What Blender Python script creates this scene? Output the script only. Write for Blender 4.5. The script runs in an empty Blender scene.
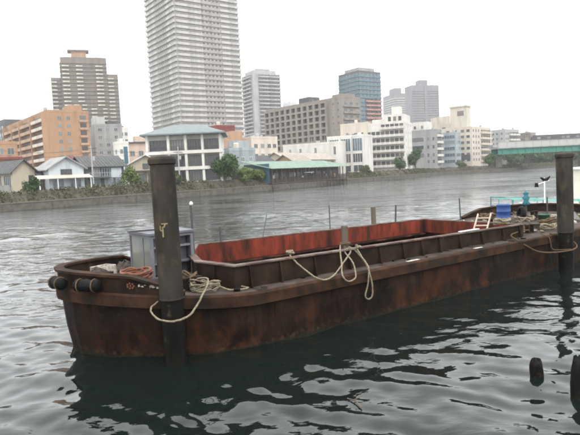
import bpy, bmesh, math, random
import numpy as np
from mathutils import Vector, Matrix, noise as mnoise
random.seed(7); RNG = np.random.default_rng(7)
SC = bpy.context.scene
R = math.radians

# ------------------------------------------------------------ camera
F_PX, PITCH, ROLL, CAM_H = 560.0, math.atan(44.5/560), math.atan(.047), 4.0
cam = bpy.data.cameras.new('camera'); camo = bpy.data.objects.new('camera', cam)
SC.collection.objects.link(camo); SC.camera = camo
cam.sensor_width = 36; cam.lens = 36*F_PX/580; cam.clip_start = .1; cam.clip_end = 6000
fw = Vector((0, math.cos(PITCH), -math.sin(PITCH))); up0 = Vector((0, math.sin(PITCH), math.cos(PITCH))); r0 = Vector((1, 0, 0))
rt = r0*math.cos(ROLL) - up0*math.sin(ROLL); up = up0*math.cos(ROLL) + r0*math.sin(ROLL)
M = Matrix((rt, up, -fw)).transposed().to_4x4(); M.translation = (0, 0, CAM_H); camo.matrix_world = M

# ------------------------------------------------------------ sky
SUN_EL, SUN_AZ = R(52), R(150)          # azimuth from +Y clockwise: behind the viewer, to the right
W = bpy.data.worlds.new('World'); SC.world = W; W.use_nodes = True
nt = W.node_tree; nt.nodes.clear(); N = nt.nodes.new; L = nt.links.new
out = N('ShaderNodeOutputWorld'); bg = N('ShaderNodeBackground'); bg.inputs[1].default_value = .1
sky = N('ShaderNodeTexSky'); sky.sky_type = 'NISHITA'; sky.sun_disc = False
sky.sun_elevation = SUN_EL; sky.sun_rotation = SUN_AZ; sky.dust_density = 4; sky.air_density = 1.2
tc = N('ShaderNodeTexCoord'); sx = N('ShaderNodeSeparateXYZ'); L(tc.outputs['Generated'], sx.inputs[0])
mr = N('ShaderNodeMapRange'); mr.inputs[1].default_value = -.02; mr.inputs[2].default_value = 1
mr.inputs[3].default_value = 17.0; mr.inputs[4].default_value = 24.0; L(sx.outputs[2], mr.inputs[0])
nz = N('ShaderNodeTexNoise'); nz.inputs['Scale'].default_value = 2.2; nz.inputs['Detail'].default_value = 4
mp = N('ShaderNodeMapping'); mp.inputs['Scale'].default_value = (1, 1, 2.5); L(tc.outputs['Generated'], mp.inputs[0]); L(mp.outputs[0], nz.inputs[0])
m2 = N('ShaderNodeMapRange'); m2.inputs[1].default_value = .3; m2.inputs[2].default_value = .7
m2.inputs[3].default_value = .93; m2.inputs[4].default_value = 1.07; L(nz.outputs[0], m2.inputs[0])
mu = N('ShaderNodeMath'); mu.operation = 'MULTIPLY'; L(mr.outputs[0], mu.inputs[0]); L(m2.outputs[0], mu.inputs[1])
vm = N('ShaderNodeVectorMath'); vm.operation = 'SCALE'; vm.inputs[0].default_value = (.985, 1.0, 1.01); L(mu.outputs[0], vm.inputs['Scale'])
mx = N('ShaderNodeMixRGB'); mx.inputs[0].default_value = .9; L(sky.outputs[0], mx.inputs[1]); L(vm.outputs[0], mx.inputs[2])
L(mx.outputs[0], bg.inputs[0]); L(bg.outputs[0], out.inputs[0])
sl = bpy.data.lights.new('sun', 'SUN'); sl.energy = .9; sl.angle = R(18); sl.color = (1, .96, .9)
so = bpy.data.objects.new('sun', sl); SC.collection.objects.link(so)
sd = Vector((math.sin(SUN_AZ)*math.cos(SUN_EL), math.cos(SUN_AZ)*math.cos(SUN_EL), math.sin(SUN_EL)))
so.rotation_euler = sd.to_track_quat('Z', 'Y').to_euler(); so.location = (0, 0, 60)
SC.view_settings.view_transform = 'Standard'; SC.view_settings.look = 'None'
SC.view_settings.exposure = 0.58; SC.view_settings.gamma = 1
try:
    SC.cycles.use_denoising = True; SC.cycles.max_bounces = 6; SC.cycles.volume_bounces = 1; SC.cycles.filter_width = 2.1
except Exception: pass

# ------------------------------------------------------------ helpers
COL = SC.collection
class MB:
    def __init__(s): s.v = []; s.f = []; s.m = []
    def add(s, vs, fs, m=0):
        o = len(s.v); s.v += [tuple(v) for v in vs]; s.f += [tuple(i+o for i in f) for f in fs]; s.m += [m]*len(fs)
    def box(s, x0, x1, y0, y1, z0, z1, m=0):
        s.add([(x0,y0,z0),(x1,y0,z0),(x1,y1,z0),(x0,y1,z0),(x0,y0,z1),(x1,y0,z1),(x1,y1,z1),(x0,y1,z1)],
              [(0,3,2,1),(4,5,6,7),(0,1,5,4),(1,2,6,5),(2,3,7,6),(3,0,4,7)], m)
    def beam(s, a, b, w, h, m=0, upv=(0,0,1)):
        a = Vector(a); b = Vector(b); d = (b-a).normalized(); u = Vector(upv); sdv = d.cross(u)
        if sdv.length < 1e-3: sdv = d.cross(Vector((1,0,0)))
        sdv.normalize(); u = sdv.cross(d); vs = []
        for p in (a, b):
            for i, j in ((-1,-1),(1,-1),(1,1),(-1,1)): vs.append(p + sdv*(i*w/2) + u*(j*h/2))
        s.add(vs, [(0,1,2,3),(7,6,5,4),(0,4,5,1),(1,5,6,2),(2,6,7,3),(3,7,4,0)], m)
    def tube(s, pts, r, n=8, m=0, cap=True):
        pts = [Vector(p) for p in pts]; rs = r if hasattr(r, '__len__') else [r]*len(pts); vs = []; ref = None
        for i, p in enumerate(pts):
            d = (pts[min(i+1, len(pts)-1)] - pts[max(i-1, 0)]).normalized()
            if ref is None: ref = Vector((0,0,1)) if abs(d.z) < .9 else Vector((1,0,0))
            a = d.cross(ref).normalized(); b = a.cross(d).normalized(); ref = b
            for k in range(n):
                t = 2*math.pi*k/n; vs.append(p + (a*math.cos(t) + b*math.sin(t))*rs[i])
        fs = [(i*n+k, i*n+(k+1) % n, (i+1)*n+(k+1) % n, (i+1)*n+k) for i in range(len(pts)-1) for k in range(n)]
        if cap: fs += [tuple(range(n))[::-1], tuple(range((len(pts)-1)*n, len(pts)*n))]
        s.add(vs, fs, m)
    def lathe(s, prof, n=20, m=0, c=(0,0)):
        vs = [(c[0]+r*math.cos(2*math.pi*k/n), c[1]+r*math.sin(2*math.pi*k/n), z) for r, z in prof for k in range(n)]
        fs = [(i*n+k, i*n+(k+1) % n, (i+1)*n+(k+1) % n, (i+1)*n+k) for i in range(len(prof)-1) for k in range(n)]
        s.add(vs, fs, m)
    def prism(s, poly, z0, z1, m=0):
        n = len(poly); s.add([(x,y,z0) for x,y in poly] + [(x,y,z1) for x,y in poly],
            [tuple(range(n))[::-1], tuple(range(n, 2*n))] + [(i,(i+1) % n,n+(i+1) % n,n+i) for i in range(n)], m)
    def mesh(s, name, mats, smooth=False):
        me = bpy.data.meshes.new(name); me.from_pydata(s.v, [], s.f)
        for m_ in (mats if isinstance(mats, (list, tuple)) else [mats]): me.materials.append(m_)
        if any(s.m): me.polygons.foreach_set('material_index', s.m)
        if smooth: me.polygons.foreach_set('use_smooth', [True]*len(s.f))
        me.update(); return me
    def build(s, name, mats, parent=None, smooth=False, loc=None, rz=None):
        return link(name, s.mesh(name, mats, smooth), parent, loc, rz)
def link(name, me, parent=None, loc=None, rz=None):
    o = bpy.data.objects.new(name, me); COL.objects.link(o)
    if parent: o.parent = parent
    if loc is not None: o.location = loc
    if rz is not None: o.rotation_euler = (0, 0, rz)
    return o
def empty(name, loc, rz=0): 
    o = bpy.data.objects.new(name, None); COL.objects.link(o); o.location = loc; o.rotation_euler = (0, 0, rz); o.empty_display_size = .3; return o
def tag(o, label=None, cat=None, group=None, kind=None):
    for k, v in (('label', label), ('category', cat), ('group', group), ('kind', kind)):
        if v: o[k] = v
    return o

def mat(name, c, c2=None, scale=3.0, rough=.8, metal=0, bump=0, stretch=(1,1,1), stain=None, sscale=1.2, sstr=(1,1,1), sthr=(.55,.68), spec=.5, detail=6, mixr=(.35,.65), bscale=None):
    m = bpy.data.materials.new(name); m.use_nodes = True; t = m.node_tree; b = t.nodes['Principled BSDF']
    n = t.nodes.new; l = t.links.new; b.inputs['Roughness'].default_value = rough; b.inputs['Metallic'].default_value = metal
    b.inputs['Specular IOR Level'].default_value = spec
    if c2 is None: c2 = tuple(x*.8 for x in c)
    tcn = n('ShaderNodeTexCoord'); mpn = n('ShaderNodeMapping'); mpn.inputs['Scale'].default_value = stretch; l(tcn.outputs['Object'], mpn.inputs[0])
    nn = n('ShaderNodeTexNoise'); nn.inputs['Scale'].default_value = scale; nn.inputs['Detail'].default_value = detail; l(mpn.outputs[0], nn.inputs[0])
    mr_ = n('ShaderNodeMapRange'); mr_.inputs[1].default_value = mixr[0]; mr_.inputs[2].default_value = mixr[1]; l(nn.outputs[0], mr_.inputs[0])
    mi = n('ShaderNodeMixRGB'); mi.inputs[1].default_value = (*c, 1); mi.inputs[2].default_value = (*c2, 1); l(mr_.outputs[0], mi.inputs[0]); res = mi
    if stain:
        mp2 = n('ShaderNodeMapping'); mp2.inputs['Scale'].default_value = sstr; mp2.inputs['Location'].default_value = (3.3, 1.7, .9); l(tcn.outputs['Object'], mp2.inputs[0])
        n2 = n('ShaderNodeTexNoise'); n2.inputs['Scale'].default_value = sscale; n2.inputs['Detail'].default_value = 8; n2.inputs['Roughness'].default_value = .65; l(mp2.outputs[0], n2.inputs[0])
        r2 = n('ShaderNodeMapRange'); r2.inputs[1].default_value = sthr[0]; r2.inputs[2].default_value = sthr[1]; l(n2.outputs[0], r2.inputs[0])
        mj = n('ShaderNodeMixRGB'); mj.inputs[2].default_value = (*stain, 1); l(r2.outputs[0], mj.inputs[0]); l(mi.outputs[0], mj.inputs[1]); res = mj
    l(res.outputs[0], b.inputs['Base Color'])
    if bump:
        nb = nn
        if bscale:
            nb = n('ShaderNodeTexNoise'); nb.inputs['Scale'].default_value = bscale; nb.inputs['Detail'].default_value = 6; l(tcn.outputs['Object'], nb.inputs[0])
        bp = n('ShaderNodeBump'); bp.inputs['Strength'].default_value = 1; bp.inputs['Distance'].default_value = bump; l(nb.outputs[0], bp.inputs['Height']); l(bp.outputs[0], b.inputs['Normal'])
    return m
WALLST = dict(stretch=(1,1,.25), scale=.5, rough=.85, stain=None)
def wallmat(name, c, dirt=.7):
    c = tuple(x*.80 for x in c)
    return mat(name, c, tuple(x*.86 for x in c), scale=.45, stretch=(1,1,.3), stain=tuple(x*dirt*.85 for x in c), sscale=.5, sstr=(1,1,.15), sthr=(.48,.72), rough=.85)
K = {}
K['tower'] = wallmat('tower pale paint', (.52,.50,.47)); K['towergrey'] = wallmat('tower greige', (.36,.34,.31))
K['white'] = wallmat('white paint', (.72,.695,.64), .8); K['cream'] = wallmat('cream render', (.66,.59,.49), .8); K['pink'] = wallmat('pinkish render', (.62,.47,.38), .85)
K['orange'] = wallmat('orange brick tile', (.42,.245,.135), .8); K['orange2'] = wallmat('pale orange panel', (.47,.31,.20))
K['brown'] = wallmat('brown tile', (.20,.16,.13)); K['creamrail'] = wallmat('cream balcony panel', (.66,.60,.48))
K['block'] = wallmat('greige concrete', (.275,.24,.205)); K['grey'] = wallmat('grey concrete', (.34,.34,.33)); K['grey2'] = wallmat('pale grey concrete', (.45,.45,.44))
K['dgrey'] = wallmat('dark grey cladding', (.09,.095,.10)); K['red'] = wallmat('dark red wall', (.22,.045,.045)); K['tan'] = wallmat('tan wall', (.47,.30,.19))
K['beige'] = wallmat('beige stucco', (.50,.44,.33)); K['bluewhite'] = wallmat('pale blue siding', (.56,.61,.64)); K['bluegrey'] = wallmat('blue grey siding', (.37,.41,.43))
K['teal'] = wallmat('teal spandrel', (.09,.18,.22)); K['coral'] = wallmat('coral panel', (.42,.23,.18)); K['lilac'] = wallmat('lilac grey concrete', (.17,.16,.17))
K['darkwood'] = wallmat('dark weathered boards', (.075,.062,.052)); K['blue'] = wallmat('blue sheeting', (.05,.13,.18)); 
K['slate'] = mat('slate grey roof', (.035,.037,.04), (.065,.065,.065), scale=1.5, rough=.7); K['roofgreen'] = mat('green grey roof', (.115,.14,.14), (.15,.17,.17), scale=.8)
K['roofmint'] = mat('mint green sheet roof', (.17,.26,.21), (.26,.32,.27), scale=.8, stain=(.30,.22,.15), sscale=.6, sthr=(.6,.7)); K['roofbrown'] = mat('weathered brown roof', (.24,.20,.17), (.32,.28,.24), scale=1)
K['glass'] = mat('dark window glass', (.03,.035,.04), (.05,.055,.06), scale=.6, rough=.12); K['glassb'] = mat('bluish window glass', (.05,.08,.10), (.10,.14,.16), scale=.6, rough=.12)
K['recess'] = mat('curtained dark opening', (.028,.026,.026), (.055,.05,.05), scale=.4, rough=.5)
def vary(m, light, amt=.45):
    # every window its own tint: some with pale curtains or blinds behind the glass
    t = m.node_tree; b = t.nodes['Principled BSDF']; src = b.inputs['Base Color'].links[0].from_socket; oi = t.nodes.new('ShaderNodeObjectInfo'); cr = t.nodes.new('ShaderNodeMapRange')
    cr.inputs[1].default_value = .45; cr.inputs[2].default_value = 1; cr.inputs[4].default_value = amt; t.links.new(oi.outputs['Random'], cr.inputs[0]); mxx = t.nodes.new('ShaderNodeMixRGB'); mxx.inputs[2].default_value = (*light, 1); t.links.new(cr.outputs[0], mxx.inputs[0]); t.links.new(src, mxx.inputs[1]); t.links.new(mxx.outputs[0], b.inputs['Base Color'])
vary(K['glass'], (.30,.29,.26), .6); vary(K['glassb'], (.25,.28,.28), .6); vary(K['recess'], (.26,.24,.21), .45)
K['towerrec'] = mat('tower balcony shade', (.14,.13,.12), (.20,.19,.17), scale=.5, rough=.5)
K['frame'] = mat('grey metal frame', (.35,.36,.37), rough=.5); K['framew'] = mat('white frame', (.7,.7,.7), rough=.5); K['framed'] = mat('dark frame', (.05,.05,.055), rough=.5)
K['bridge'] = mat('green girder paint', (.012,.15,.105), (.018,.19,.13), scale=.4, rough=.5, stain=(.06,.14,.10), sscale=.3, sstr=(1,1,.3)); K['parapet'] = wallmat('pale parapet panel', (.50,.50,.47))
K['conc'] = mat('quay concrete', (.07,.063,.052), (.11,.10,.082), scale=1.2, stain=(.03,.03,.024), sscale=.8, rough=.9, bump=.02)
K['soil'] = mat('scrub soil', (.03,.026,.018), (.06,.05,.034), scale=.8, rough=1, bump=.05)
K['asphalt'] = mat('grey paving', (.13,.13,.13), (.18,.18,.17), scale=.3, rough=.95)

# ------------------------------------------------------------ water
def shore_pts():
    return [(-140,-60),(-88,16),(-45.7,88.5),(-34.3,101.7),(-19,120),(0.5,142),(18.5,170),(41.5,207),(67,244),(88,257),(108,267),(126,292),(155,318),(205,320),(270,300),(400,200),(560,60)]
def water():
    na_f, nr = 620, 520
    ang = np.concatenate([np.linspace(R(-180), R(-36), 36, endpoint=False), np.linspace(R(-36), R(36), na_f, endpoint=False), np.linspace(R(36), R(180), 37)])
    rad = np.concatenate([np.linspace(.5, 7, 12, endpoint=False), np.geomspace(7, 60, 400, endpoint=False), np.geomspace(60, 400, 90, endpoint=False), np.geomspace(400, 2500, 18)])
    nr = len(rad); A, Rr = np.meshgrid(ang, rad); X = Rr*np.sin(A); Y = Rr*np.cos(A); Z = np.zeros_like(X)
    cell = np.gradient(rad)[:, None]*np.ones_like(X)
    r_ = np.random.default_rng(3)
    # calm patches and livelier patches
    patch = .62 + .38*np.sin(X*.21 + 1.3*np.sin(Y*.11))*np.sin(Y*.17 + .8 + .9*np.sin(X*.13))
    for i in range(46):
        lam = .35*(1.085**i) ; 
        th = R(76) + r_.normal(0, .65); k = 2*math.pi/lam
        amp = .0135*lam**.75/ (1+ (lam/4.5)**2) * r_.uniform(.5, 1.2)
        ph = r_.uniform(0, 6.28)
        fade = np.clip((lam/np.maximum(cell, 1e-3) - 3)/3, 0, 1)
        Z += amp*fade*np.sin(k*(X*math.cos(th) + Y*math.sin(th)) + ph + .6*np.sin(.23*X+.31*Y+i))*patch
    Z[:, :36] *= .3; Z[:, 36+na_f:] *= .3; Z *= .62
    Z[:, -1] = Z[:, 0]
    n = len(ang); vs = np.stack([X, Y, Z], -1).reshape(-1, 3)
    i, j = np.meshgrid(np.arange(nr-1), np.arange(n-1), indexing='ij'); a = (i*n+j).ravel()
    fs = np.stack([a, a+1, a+n+1, a+n], -1)
    me = bpy.data.meshes.new('river_water'); me.vertices.add(len(vs)+1); me.vertices.foreach_set('co', np.vstack([vs, [[0,0,0]]]).astype(np.float32).ravel())
    cap = np.array([[k+1, k, len(vs)] for k in range(n-1)])
    loops = np.concatenate([fs.ravel(), cap.ravel()]); me.loops.add(len(loops)); me.loops.foreach_set('vertex_index', loops.astype(np.int32))
    st = np.concatenate([np.arange(len(fs))*4, len(fs)*4 + np.arange(len(cap))*3]); me.polygons.add(len(st)); me.polygons.foreach_set('loop_start', st.astype(np.int32))
    me.polygons.foreach_set('use_smooth', np.ones(len(st), bool)); me.update(calc_edges=True); me.validate()
    m = bpy.data.materials.new('river water'); m.use_nodes = True; t = m.node_tree; b = t.nodes['Principled BSDF']; n_ = t.nodes.new; l = t.links.new
    b.inputs['Base Color'].default_value = (.0045,.0075,.0065,1); b.inputs['Roughness'].default_value = .03; b.inputs['IOR'].default_value = 1.333
    g = n_('ShaderNodeTexCoord'); hs = []
    for sc_, st_, w_ in ((1.25,(.7,1.3,1),.070), (3.4,(.75,1.3,1),.016), (.30,(.6,1.5,1),.09)):
        mp_ = n_('ShaderNodeMapping'); mp_.inputs['Scale'].default_value = st_; mp_.inputs['Rotation'].default_value = (0,0,R(8)); l(g.outputs['Object'], mp_.inputs[0])
        q = n_('ShaderNodeTexNoise'); q.inputs['Scale'].default_value = sc_; q.inputs['Detail'].default_value = 3; q.inputs['Roughness'].default_value = .5; q.inputs['Distortion'].default_value = .4; l(mp_.outputs[0], q.inputs[0])
        k = n_('ShaderNodeMath'); k.operation = 'MULTIPLY'; k.inputs[1].default_value = w_; l(q.outputs[0], k.inputs[0]); hs.append(k)
    s1 = n_('ShaderNodeMath'); l(hs[0].outputs[0], s1.inputs[0]); l(hs[1].outputs[0], s1.inputs[1]); s2 = n_('ShaderNodeMath'); l(s1.outputs[0], s2.inputs[0]); l(hs[2].outputs[0], s2.inputs[1])
    pq = n_('ShaderNodeTexNoise'); pq.inputs['Scale'].default_value = .035; pq.inputs['Detail'].default_value = 2; l(g.outputs['Object'], pq.inputs[0])
    pr = n_('ShaderNodeMapRange'); pr.inputs[1].default_value = .4; pr.inputs[2].default_value = .62; pr.inputs[3].default_value = .35; pr.inputs[4].default_value = 1.15; l(pq.outputs[0], pr.inputs[0])
    sy = n_('ShaderNodeSeparateXYZ'); l(g.outputs['Object'], sy.inputs[0]); py = n_('ShaderNodeMapRange'); py.inputs[1].default_value = 14; py.inputs[2].default_value = 100; py.inputs[3].default_value = .7; py.inputs[4].default_value = 5.0; l(sy.outputs[1], py.inputs[0])
    q2 = n_('ShaderNodeTexNoise'); q2.inputs['Scale'].default_value = .16; q2.inputs['Detail'].default_value = 3; mq = n_('ShaderNodeMapping'); mq.inputs['Scale'].default_value = (.45,1.3,1); l(g.outputs['Object'], mq.inputs[0]); l(mq.outputs[0], q2.inputs[0])
    q3 = n_('ShaderNodeMapRange'); q3.inputs[1].default_value = .38; q3.inputs[2].default_value = .62; q3.inputs[3].default_value = .4; q3.inputs[4].default_value = 1.9; l(q2.outputs[0], q3.inputs[0]); q4 = n_('ShaderNodeMath'); q4.operation = 'MULTIPLY'; l(pr.outputs[0], q4.inputs[0]); l(q3.outputs[0], q4.inputs[1]); pr = q4
    pm_ = n_('ShaderNodeMath'); pm_.operation = 'MULTIPLY'; l(pr.outputs[0], pm_.inputs[0]); l(py.outputs[0], pm_.inputs[1]); pr = pm_
    bp = n_('ShaderNodeBump'); bp.inputs['Distance'].default_value = 1; l(pr.outputs[0], bp.inputs['Strength']); l(s2.outputs[0], bp.inputs['Height']); l(bp.outputs[0], b.inputs['Normal'])
    me.materials.append(m); tag(link('river_water', me), kind='structure')
water()

# ------------------------------------------------------------ land
LAND = 3.0
SH = [Vector(p) for p in shore_pts()]
def shore_off(off):
    res = []
    for i, p in enumerate(SH):
        d = (SH[min(i+1, len(SH)-1)] - SH[max(i-1, 0)]).normalized(); nrm = Vector((-d.y, d.x)); res.append(p + nrm*off)
    return res
def subdiv(ps, step=3.0):
    res = []
    for a, b in zip(ps, ps[1:]):
        n = max(1, int((b-a).length/step))
        for i in range(n): res.append(a.lerp(b, i/n))
    res.append(ps[-1]); return res
def land():
    e = shore_off(3.4); far = 0
    poly = [(p.x, p.y) for p in e] + [(2400,100),(2400,2400),(-2400,2400),(-2400,-400)]
    bm = bmesh.new(); vs = [bm.verts.new((x,y,LAND)) for x,y in poly]; ed = [bm.edges.new((vs[i], vs[(i+1) % len(vs)])) for i in range(len(vs))]
    bmesh.ops.triangle_fill(bm, use_beauty=True, edges=ed)
    for f in bm.faces:
        f.normal_update()
        if f.normal.z < 0: f.normal_flip()
    me = bpy.data.meshes.new('ground'); bm.to_mesh(me); bm.free(); me.materials.append(K['asphalt']); tag(link('ground', me), kind='structure')
    # sloping scrub bank
    a = subdiv(shore_off(.55), 2); b = subdiv(shore_off(3.4), 2); n = min(len(a), len(b)); mb = MB(); vs = []
    a = subdiv(shore_off(.55), 2)
    for i, p in enumerate(a):
        j = int(round(i*(len(b)-1)/(len(a)-1))); q = b[j]
        for t, z in ((0,1.16),(.35,1.9),(.75,2.75),(1,3.02)): 
            w = p.lerp(q, t); vs.append((w.x, w.y, z + random.uniform(-.12,.12)*(0<t<1)))
    fs = [(i*4+k, (i+1)*4+k, (i+1)*4+k+1, i*4+k+1) for i in range(len(a)-1) for k in range(3)]
    mb.add(vs, [f for f in fs]); tag(mb.build('river_bank', K['soil']), kind='structure')
land()
def strip_wall(pts0, pts1, z0, z1, name, m, parent=None):
    mb = MB(); n = len(pts0); vs = []
    for p, q in zip(pts0, pts1): vs += [(p.x,p.y,z0),(q.x,q.y,z0),(q.x,q.y,z1),(p.x,p.y,z1)]
    fs = []
    for i in range(n-1):
        a, b = i*4, i*4+4
        for k in range(4): fs.append((a+k, b+k, b+(k+1) % 4, a+(k+1) % 4))
    fs += [(0,1,2,3), tuple(n*4-4+k for k in (3,2,1,0))]
    mb.add(vs, fs); return mb.build(name, m, parent)
rev = empty('retaining_wall', (0,0,0)); tag(rev, 'low dark concrete river wall running along the foot of the far bank', 'river wall')
strip_wall(shore_off(0), shore_off(.5), -1.2, 1.15, 'wall', K['conc'], rev)
strip_wall(shore_off(-.08), shore_off(.56), 1.153, 1.32, 'coping', mat('coping concrete', (.13,.12,.10), rough=.9), rev)

# ------------------------------------------------------------ foliage
def leafmat(name, c, c2):
    m = mat(name, c, c2, scale=1.6, rough=.75, detail=3, mixr=(.3,.7), spec=.2); return m
LM = [leafmat('dark leaves', (.025,.055,.018), (.06,.10,.03)), leafmat('yellow green leaves', (.075,.115,.025), (.13,.17,.05)), leafmat('dry scrub', (.055,.046,.024), (.095,.075,.042)), leafmat('olive leaves', (.045,.065,.025), (.09,.10,.04))]
BARK = mat('bark', (.07,.05,.035), (.11,.085,.06), scale=4, stretch=(1,1,.2), rough=.95)
def leaves(centers, radii, n, size, seed=0, shell=.55):
    r = np.random.default_rng(seed); c = np.array(centers); rd = np.array(radii); vol = rd.prod(1); idx = r.choice(len(c), n, p=vol/vol.sum())
    d = r.normal(size=(n,3)); d /= np.linalg.norm(d, axis=1)[:, None]; rr = shell + (1-shell)*r.random(n)**.7; rr *= 1 + r.normal(0, .08, n)
    p = c[idx] + d*rd[idx]*rr[:, None]; a = r.normal(size=(n,3)); a /= np.linalg.norm(a, axis=1)[:, None]; b = np.cross(a, d + .3*r.normal(size=(n,3))); b /= np.linalg.norm(b, axis=1)[:, None]
    s = size*(.6+.8*r.random(n))[:, None]
    q = np.stack([p - a*s*.5, p + b*s*.28, p + a*s*.6, p - b*s*.28], 1).reshape(-1, 3); return q
def leafmesh(name, q, m):
    n = len(q)//4; me = bpy.data.meshes.new(name); me.vertices.add(len(q)); me.vertices.foreach_set('co', q.astype(np.float32).ravel())
    me.loops.add(len(q)); me.loops.foreach_set('vertex_index', np.arange(len(q), dtype=np.int32)); me.polygons.add(n); me.polygons.foreach_set('loop_start', (np.arange(n)*4).astype(np.int32)); me.update(calc_edges=True); me.materials.append(m); return me
def tree(name, loc, rx, h, label, cat='tree', m=0, n=2500, size=.45, trunk=.3, seed=1, group=None, squash=1.0):
    """rounded uneven crown on a trunk; h = full height, rx = crown radius"""
    r = random.Random(seed); t = empty(name, loc); tag(t, label, cat, group)
    cs, rs = [], []; base = h*trunk
    for i in range(11):
        a = r.uniform(0, 6.28); q = r.random()**.6*rx*.62; zz = r.uniform(base+ (h-base)*.2, h-(h-base)*.2)
        q *= 1 - .5*max(0, (zz-base)/(h-base)-.5); k = rx*r.uniform(.34,.55); cs.append((q*math.cos(a), q*math.sin(a), zz)); rs.append((k,k,min(k*.85, (h-base)*.3)))
    crown = leafmesh('crown', leaves(cs, rs, n, size, seed, .35), LM[m]); link('crown', crown, t)
    mb = MB(); r0_ = max(.08, h*.025); mb.tube([(0,0,-.3),(0.05,0,base*.8),(.0,.05,h*.55)], [r0_*1.3, r0_, r0_*.5], 7)
    for c in cs[:6]: mb.tube([(0,0,base*.8), (c[0]*.5,c[1]*.5,(base*.8+c[2])/2+.1), c], [r0_*.5, r0_*.35, r0_*.12], 5)
    mb.build('trunk', BARK, t); return t

# ------------------------------------------------------------ building kit
WC = {}
def winmesh(w, h, fm='frame', gm='glass', mull=1, sill=False, key=None):
    k = (round(w,2), round(h,2), fm, gm, mull, sill)
    if k in WC: return WC[k]
    f = MB(); t = min(.09, w*.07)
    for x0, x1, z0, z1 in ((-w/2-t,-w/2,-t,h+t),(w/2,w/2+t,-t,h+t),(-w/2,w/2,-t,0),(-w/2,w/2,h,h+t)): f.box(x0,x1,-.09,.0,z0,z1)
    for i in range(mull): x = -w/2 + w*(i+1)/(mull+1); f.box(x-t/2,x+t/2,-.07,0,0,h)
    if sill: f.box(-w/2-.15, w/2+.15, -.2, 0, -t-.08, -t-.003)
    g = MB(); g.box(-w/2, w/2, -.03, .0, 0, h)
    c = MB(); c.v, c.f, c.m = list(f.v), list(f.f), list(f.m); c.add(g.v, g.f, 1)
    WC[k] = (f.mesh('window', K[fm]), g.mesh('pane', K[gm]), c.mesh('window', [K[fm], K[gm]])); return WC[k]
def fpos(face, u, z, w, d, o=0):
    return {'f': ((u, -o, z), 0), 'l': ((-o, u, z), -math.pi/2), 'r': ((w+o, u, z), math.pi/2), 'b': ((u, d+o, z), math.pi)}[face]
def windows(p, face, W_, D_, us, zs, w, h, fm='frame', gm='glass', mull=1, sub=False, sill=False):
    f, g, c = winmesh(w, h, fm, gm, mull, sill)
    for z in zs:
        for u in us:
            loc, rz = fpos(face, u, z, W_, D_)
            if sub: o = link('window', f, p, loc, rz); link('pane', g, o)
            else: link('window', c, p, loc, rz)
def lin(a, b, n): return [a + (b-a)*(i+.5)/n for i in range(n)]
def balconies(p, face, W_, D_, u0, u1, zs, ph=1.0, dep=1.2, rail='white', fins=0, back='recess', wh=1.9, name='balcony', mull=0, slab='grey2', solid=True, pieces=1):
    """each storey: slab + parapet (one part) and the opening behind it (one part)"""
    L_ = (u1-u0)/pieces
    b = MB(); b.box(-L_/2, L_/2, -dep, 0, -.18, 0, 0)
    if solid: b.box(-L_/2, L_/2, -dep, -dep+.12, .003, ph, 1)
    else:
        b.box(-L_/2, L_/2, -dep, -dep+.06, ph-.06, ph, 1); n = max(2, int(L_/.35))
        for i in range(n+1): x = -L_/2 + L_*i/n; b.box(x-.025, x+.025, -dep, -dep+.05, .003, ph-.063, 1)
    b.box(-L_/2, -L_/2+.1, -dep+.123, 0, .003, ph-.003, 1); b.box(L_/2-.1, L_/2, -dep+.123, 0, .003, ph-.003, 1)
    for i in range(fins): x = -L_/2 + L_*(i+1)/(fins+1); b.box(x-.08, x+.08, -dep+.123, 0, .003, wh+.5, 0)
    bm_ = b.mesh(name, [K[slab], K[rail]])
    g = MB(); g.box(-L_/2+.15, L_/2-.15, -.03, 0, .05, wh+.1, 0)
    for i in range(mull): x = -L_/2 + L_*(i+1)/(mull+1); g.box(x-.12, x+.12, -.08, -.033, .05, wh+.1, 1)
    gm_ = g.mesh('window', [K[back], K[slab]])
    for z in zs:
        for q in range(pieces):
            u = u0 + L_*(q+.5); loc, rz = fpos(face, u, z, W_, D_); link(name, bm_, p, loc, rz); link('window', gm_, p, loc, rz)
def building(name, label, cat, loc, a, w, d, h, m, roofm='grey2', parapet=.8, z0=LAND-.3):
    t = empty(name, (loc[0], loc[1], 0), R(a)); tag(t, label, cat)
    b = MB(); b.box(0, w, 0, d, z0, h-parapet); b.build('wall', K[m], t)
    if parapet:
        r = MB(); e = .25
        r.box(-.05, w+.05, -.05, e, h-parapet+.003, h); r.box(-.05, w+.05, d-e, d+.05, h-parapet+.003, h); r.box(-.05, e, e, d-e, h-parapet+.003, h); r.box(w-e, w+.05, e, d-e, h-parapet+.003, h)
        r.build('roof_parapet', K[m], t)
    clutter(t, w, d, h, 3 + int(w*d/90), int(abs(loc[0])*10+h))
    return t
def clutter(t, w, d, h, n, seed):
    q = random.Random(seed)
    for i in range(n):
        x = q.uniform(.8, max(.9, w-2)); y = q.uniform(.8, max(.9, d-2)); k = q.random(); b = MB()
        if k < .45: b.box(x, x+q.uniform(.8,1.6), y, y+q.uniform(.8,1.4), h-.6, h+q.uniform(.3,1.1)); b.build('roof_unit', K[q.choice(('frame','grey2','white','dgrey'))], t)
        elif k < .7: b.lathe([(.01,h-.6),(.7,h-.6),(.7,h+1.1),(.5,h+1.3),(.01,h+1.35)], 10, 0, (x, y)); b.build('water_tank', K[q.choice(('cream','grey2','bluewhite'))], t)
        else:
            b.tube([(x,y,h-.6),(x,y,h+q.uniform(1.5,3))], .06, 5); b.beam((x-.6,y,h+1.2),(x+.6,y,h+1.2), .05, .05); b.build('antenna', K['frame'], t)
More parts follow.
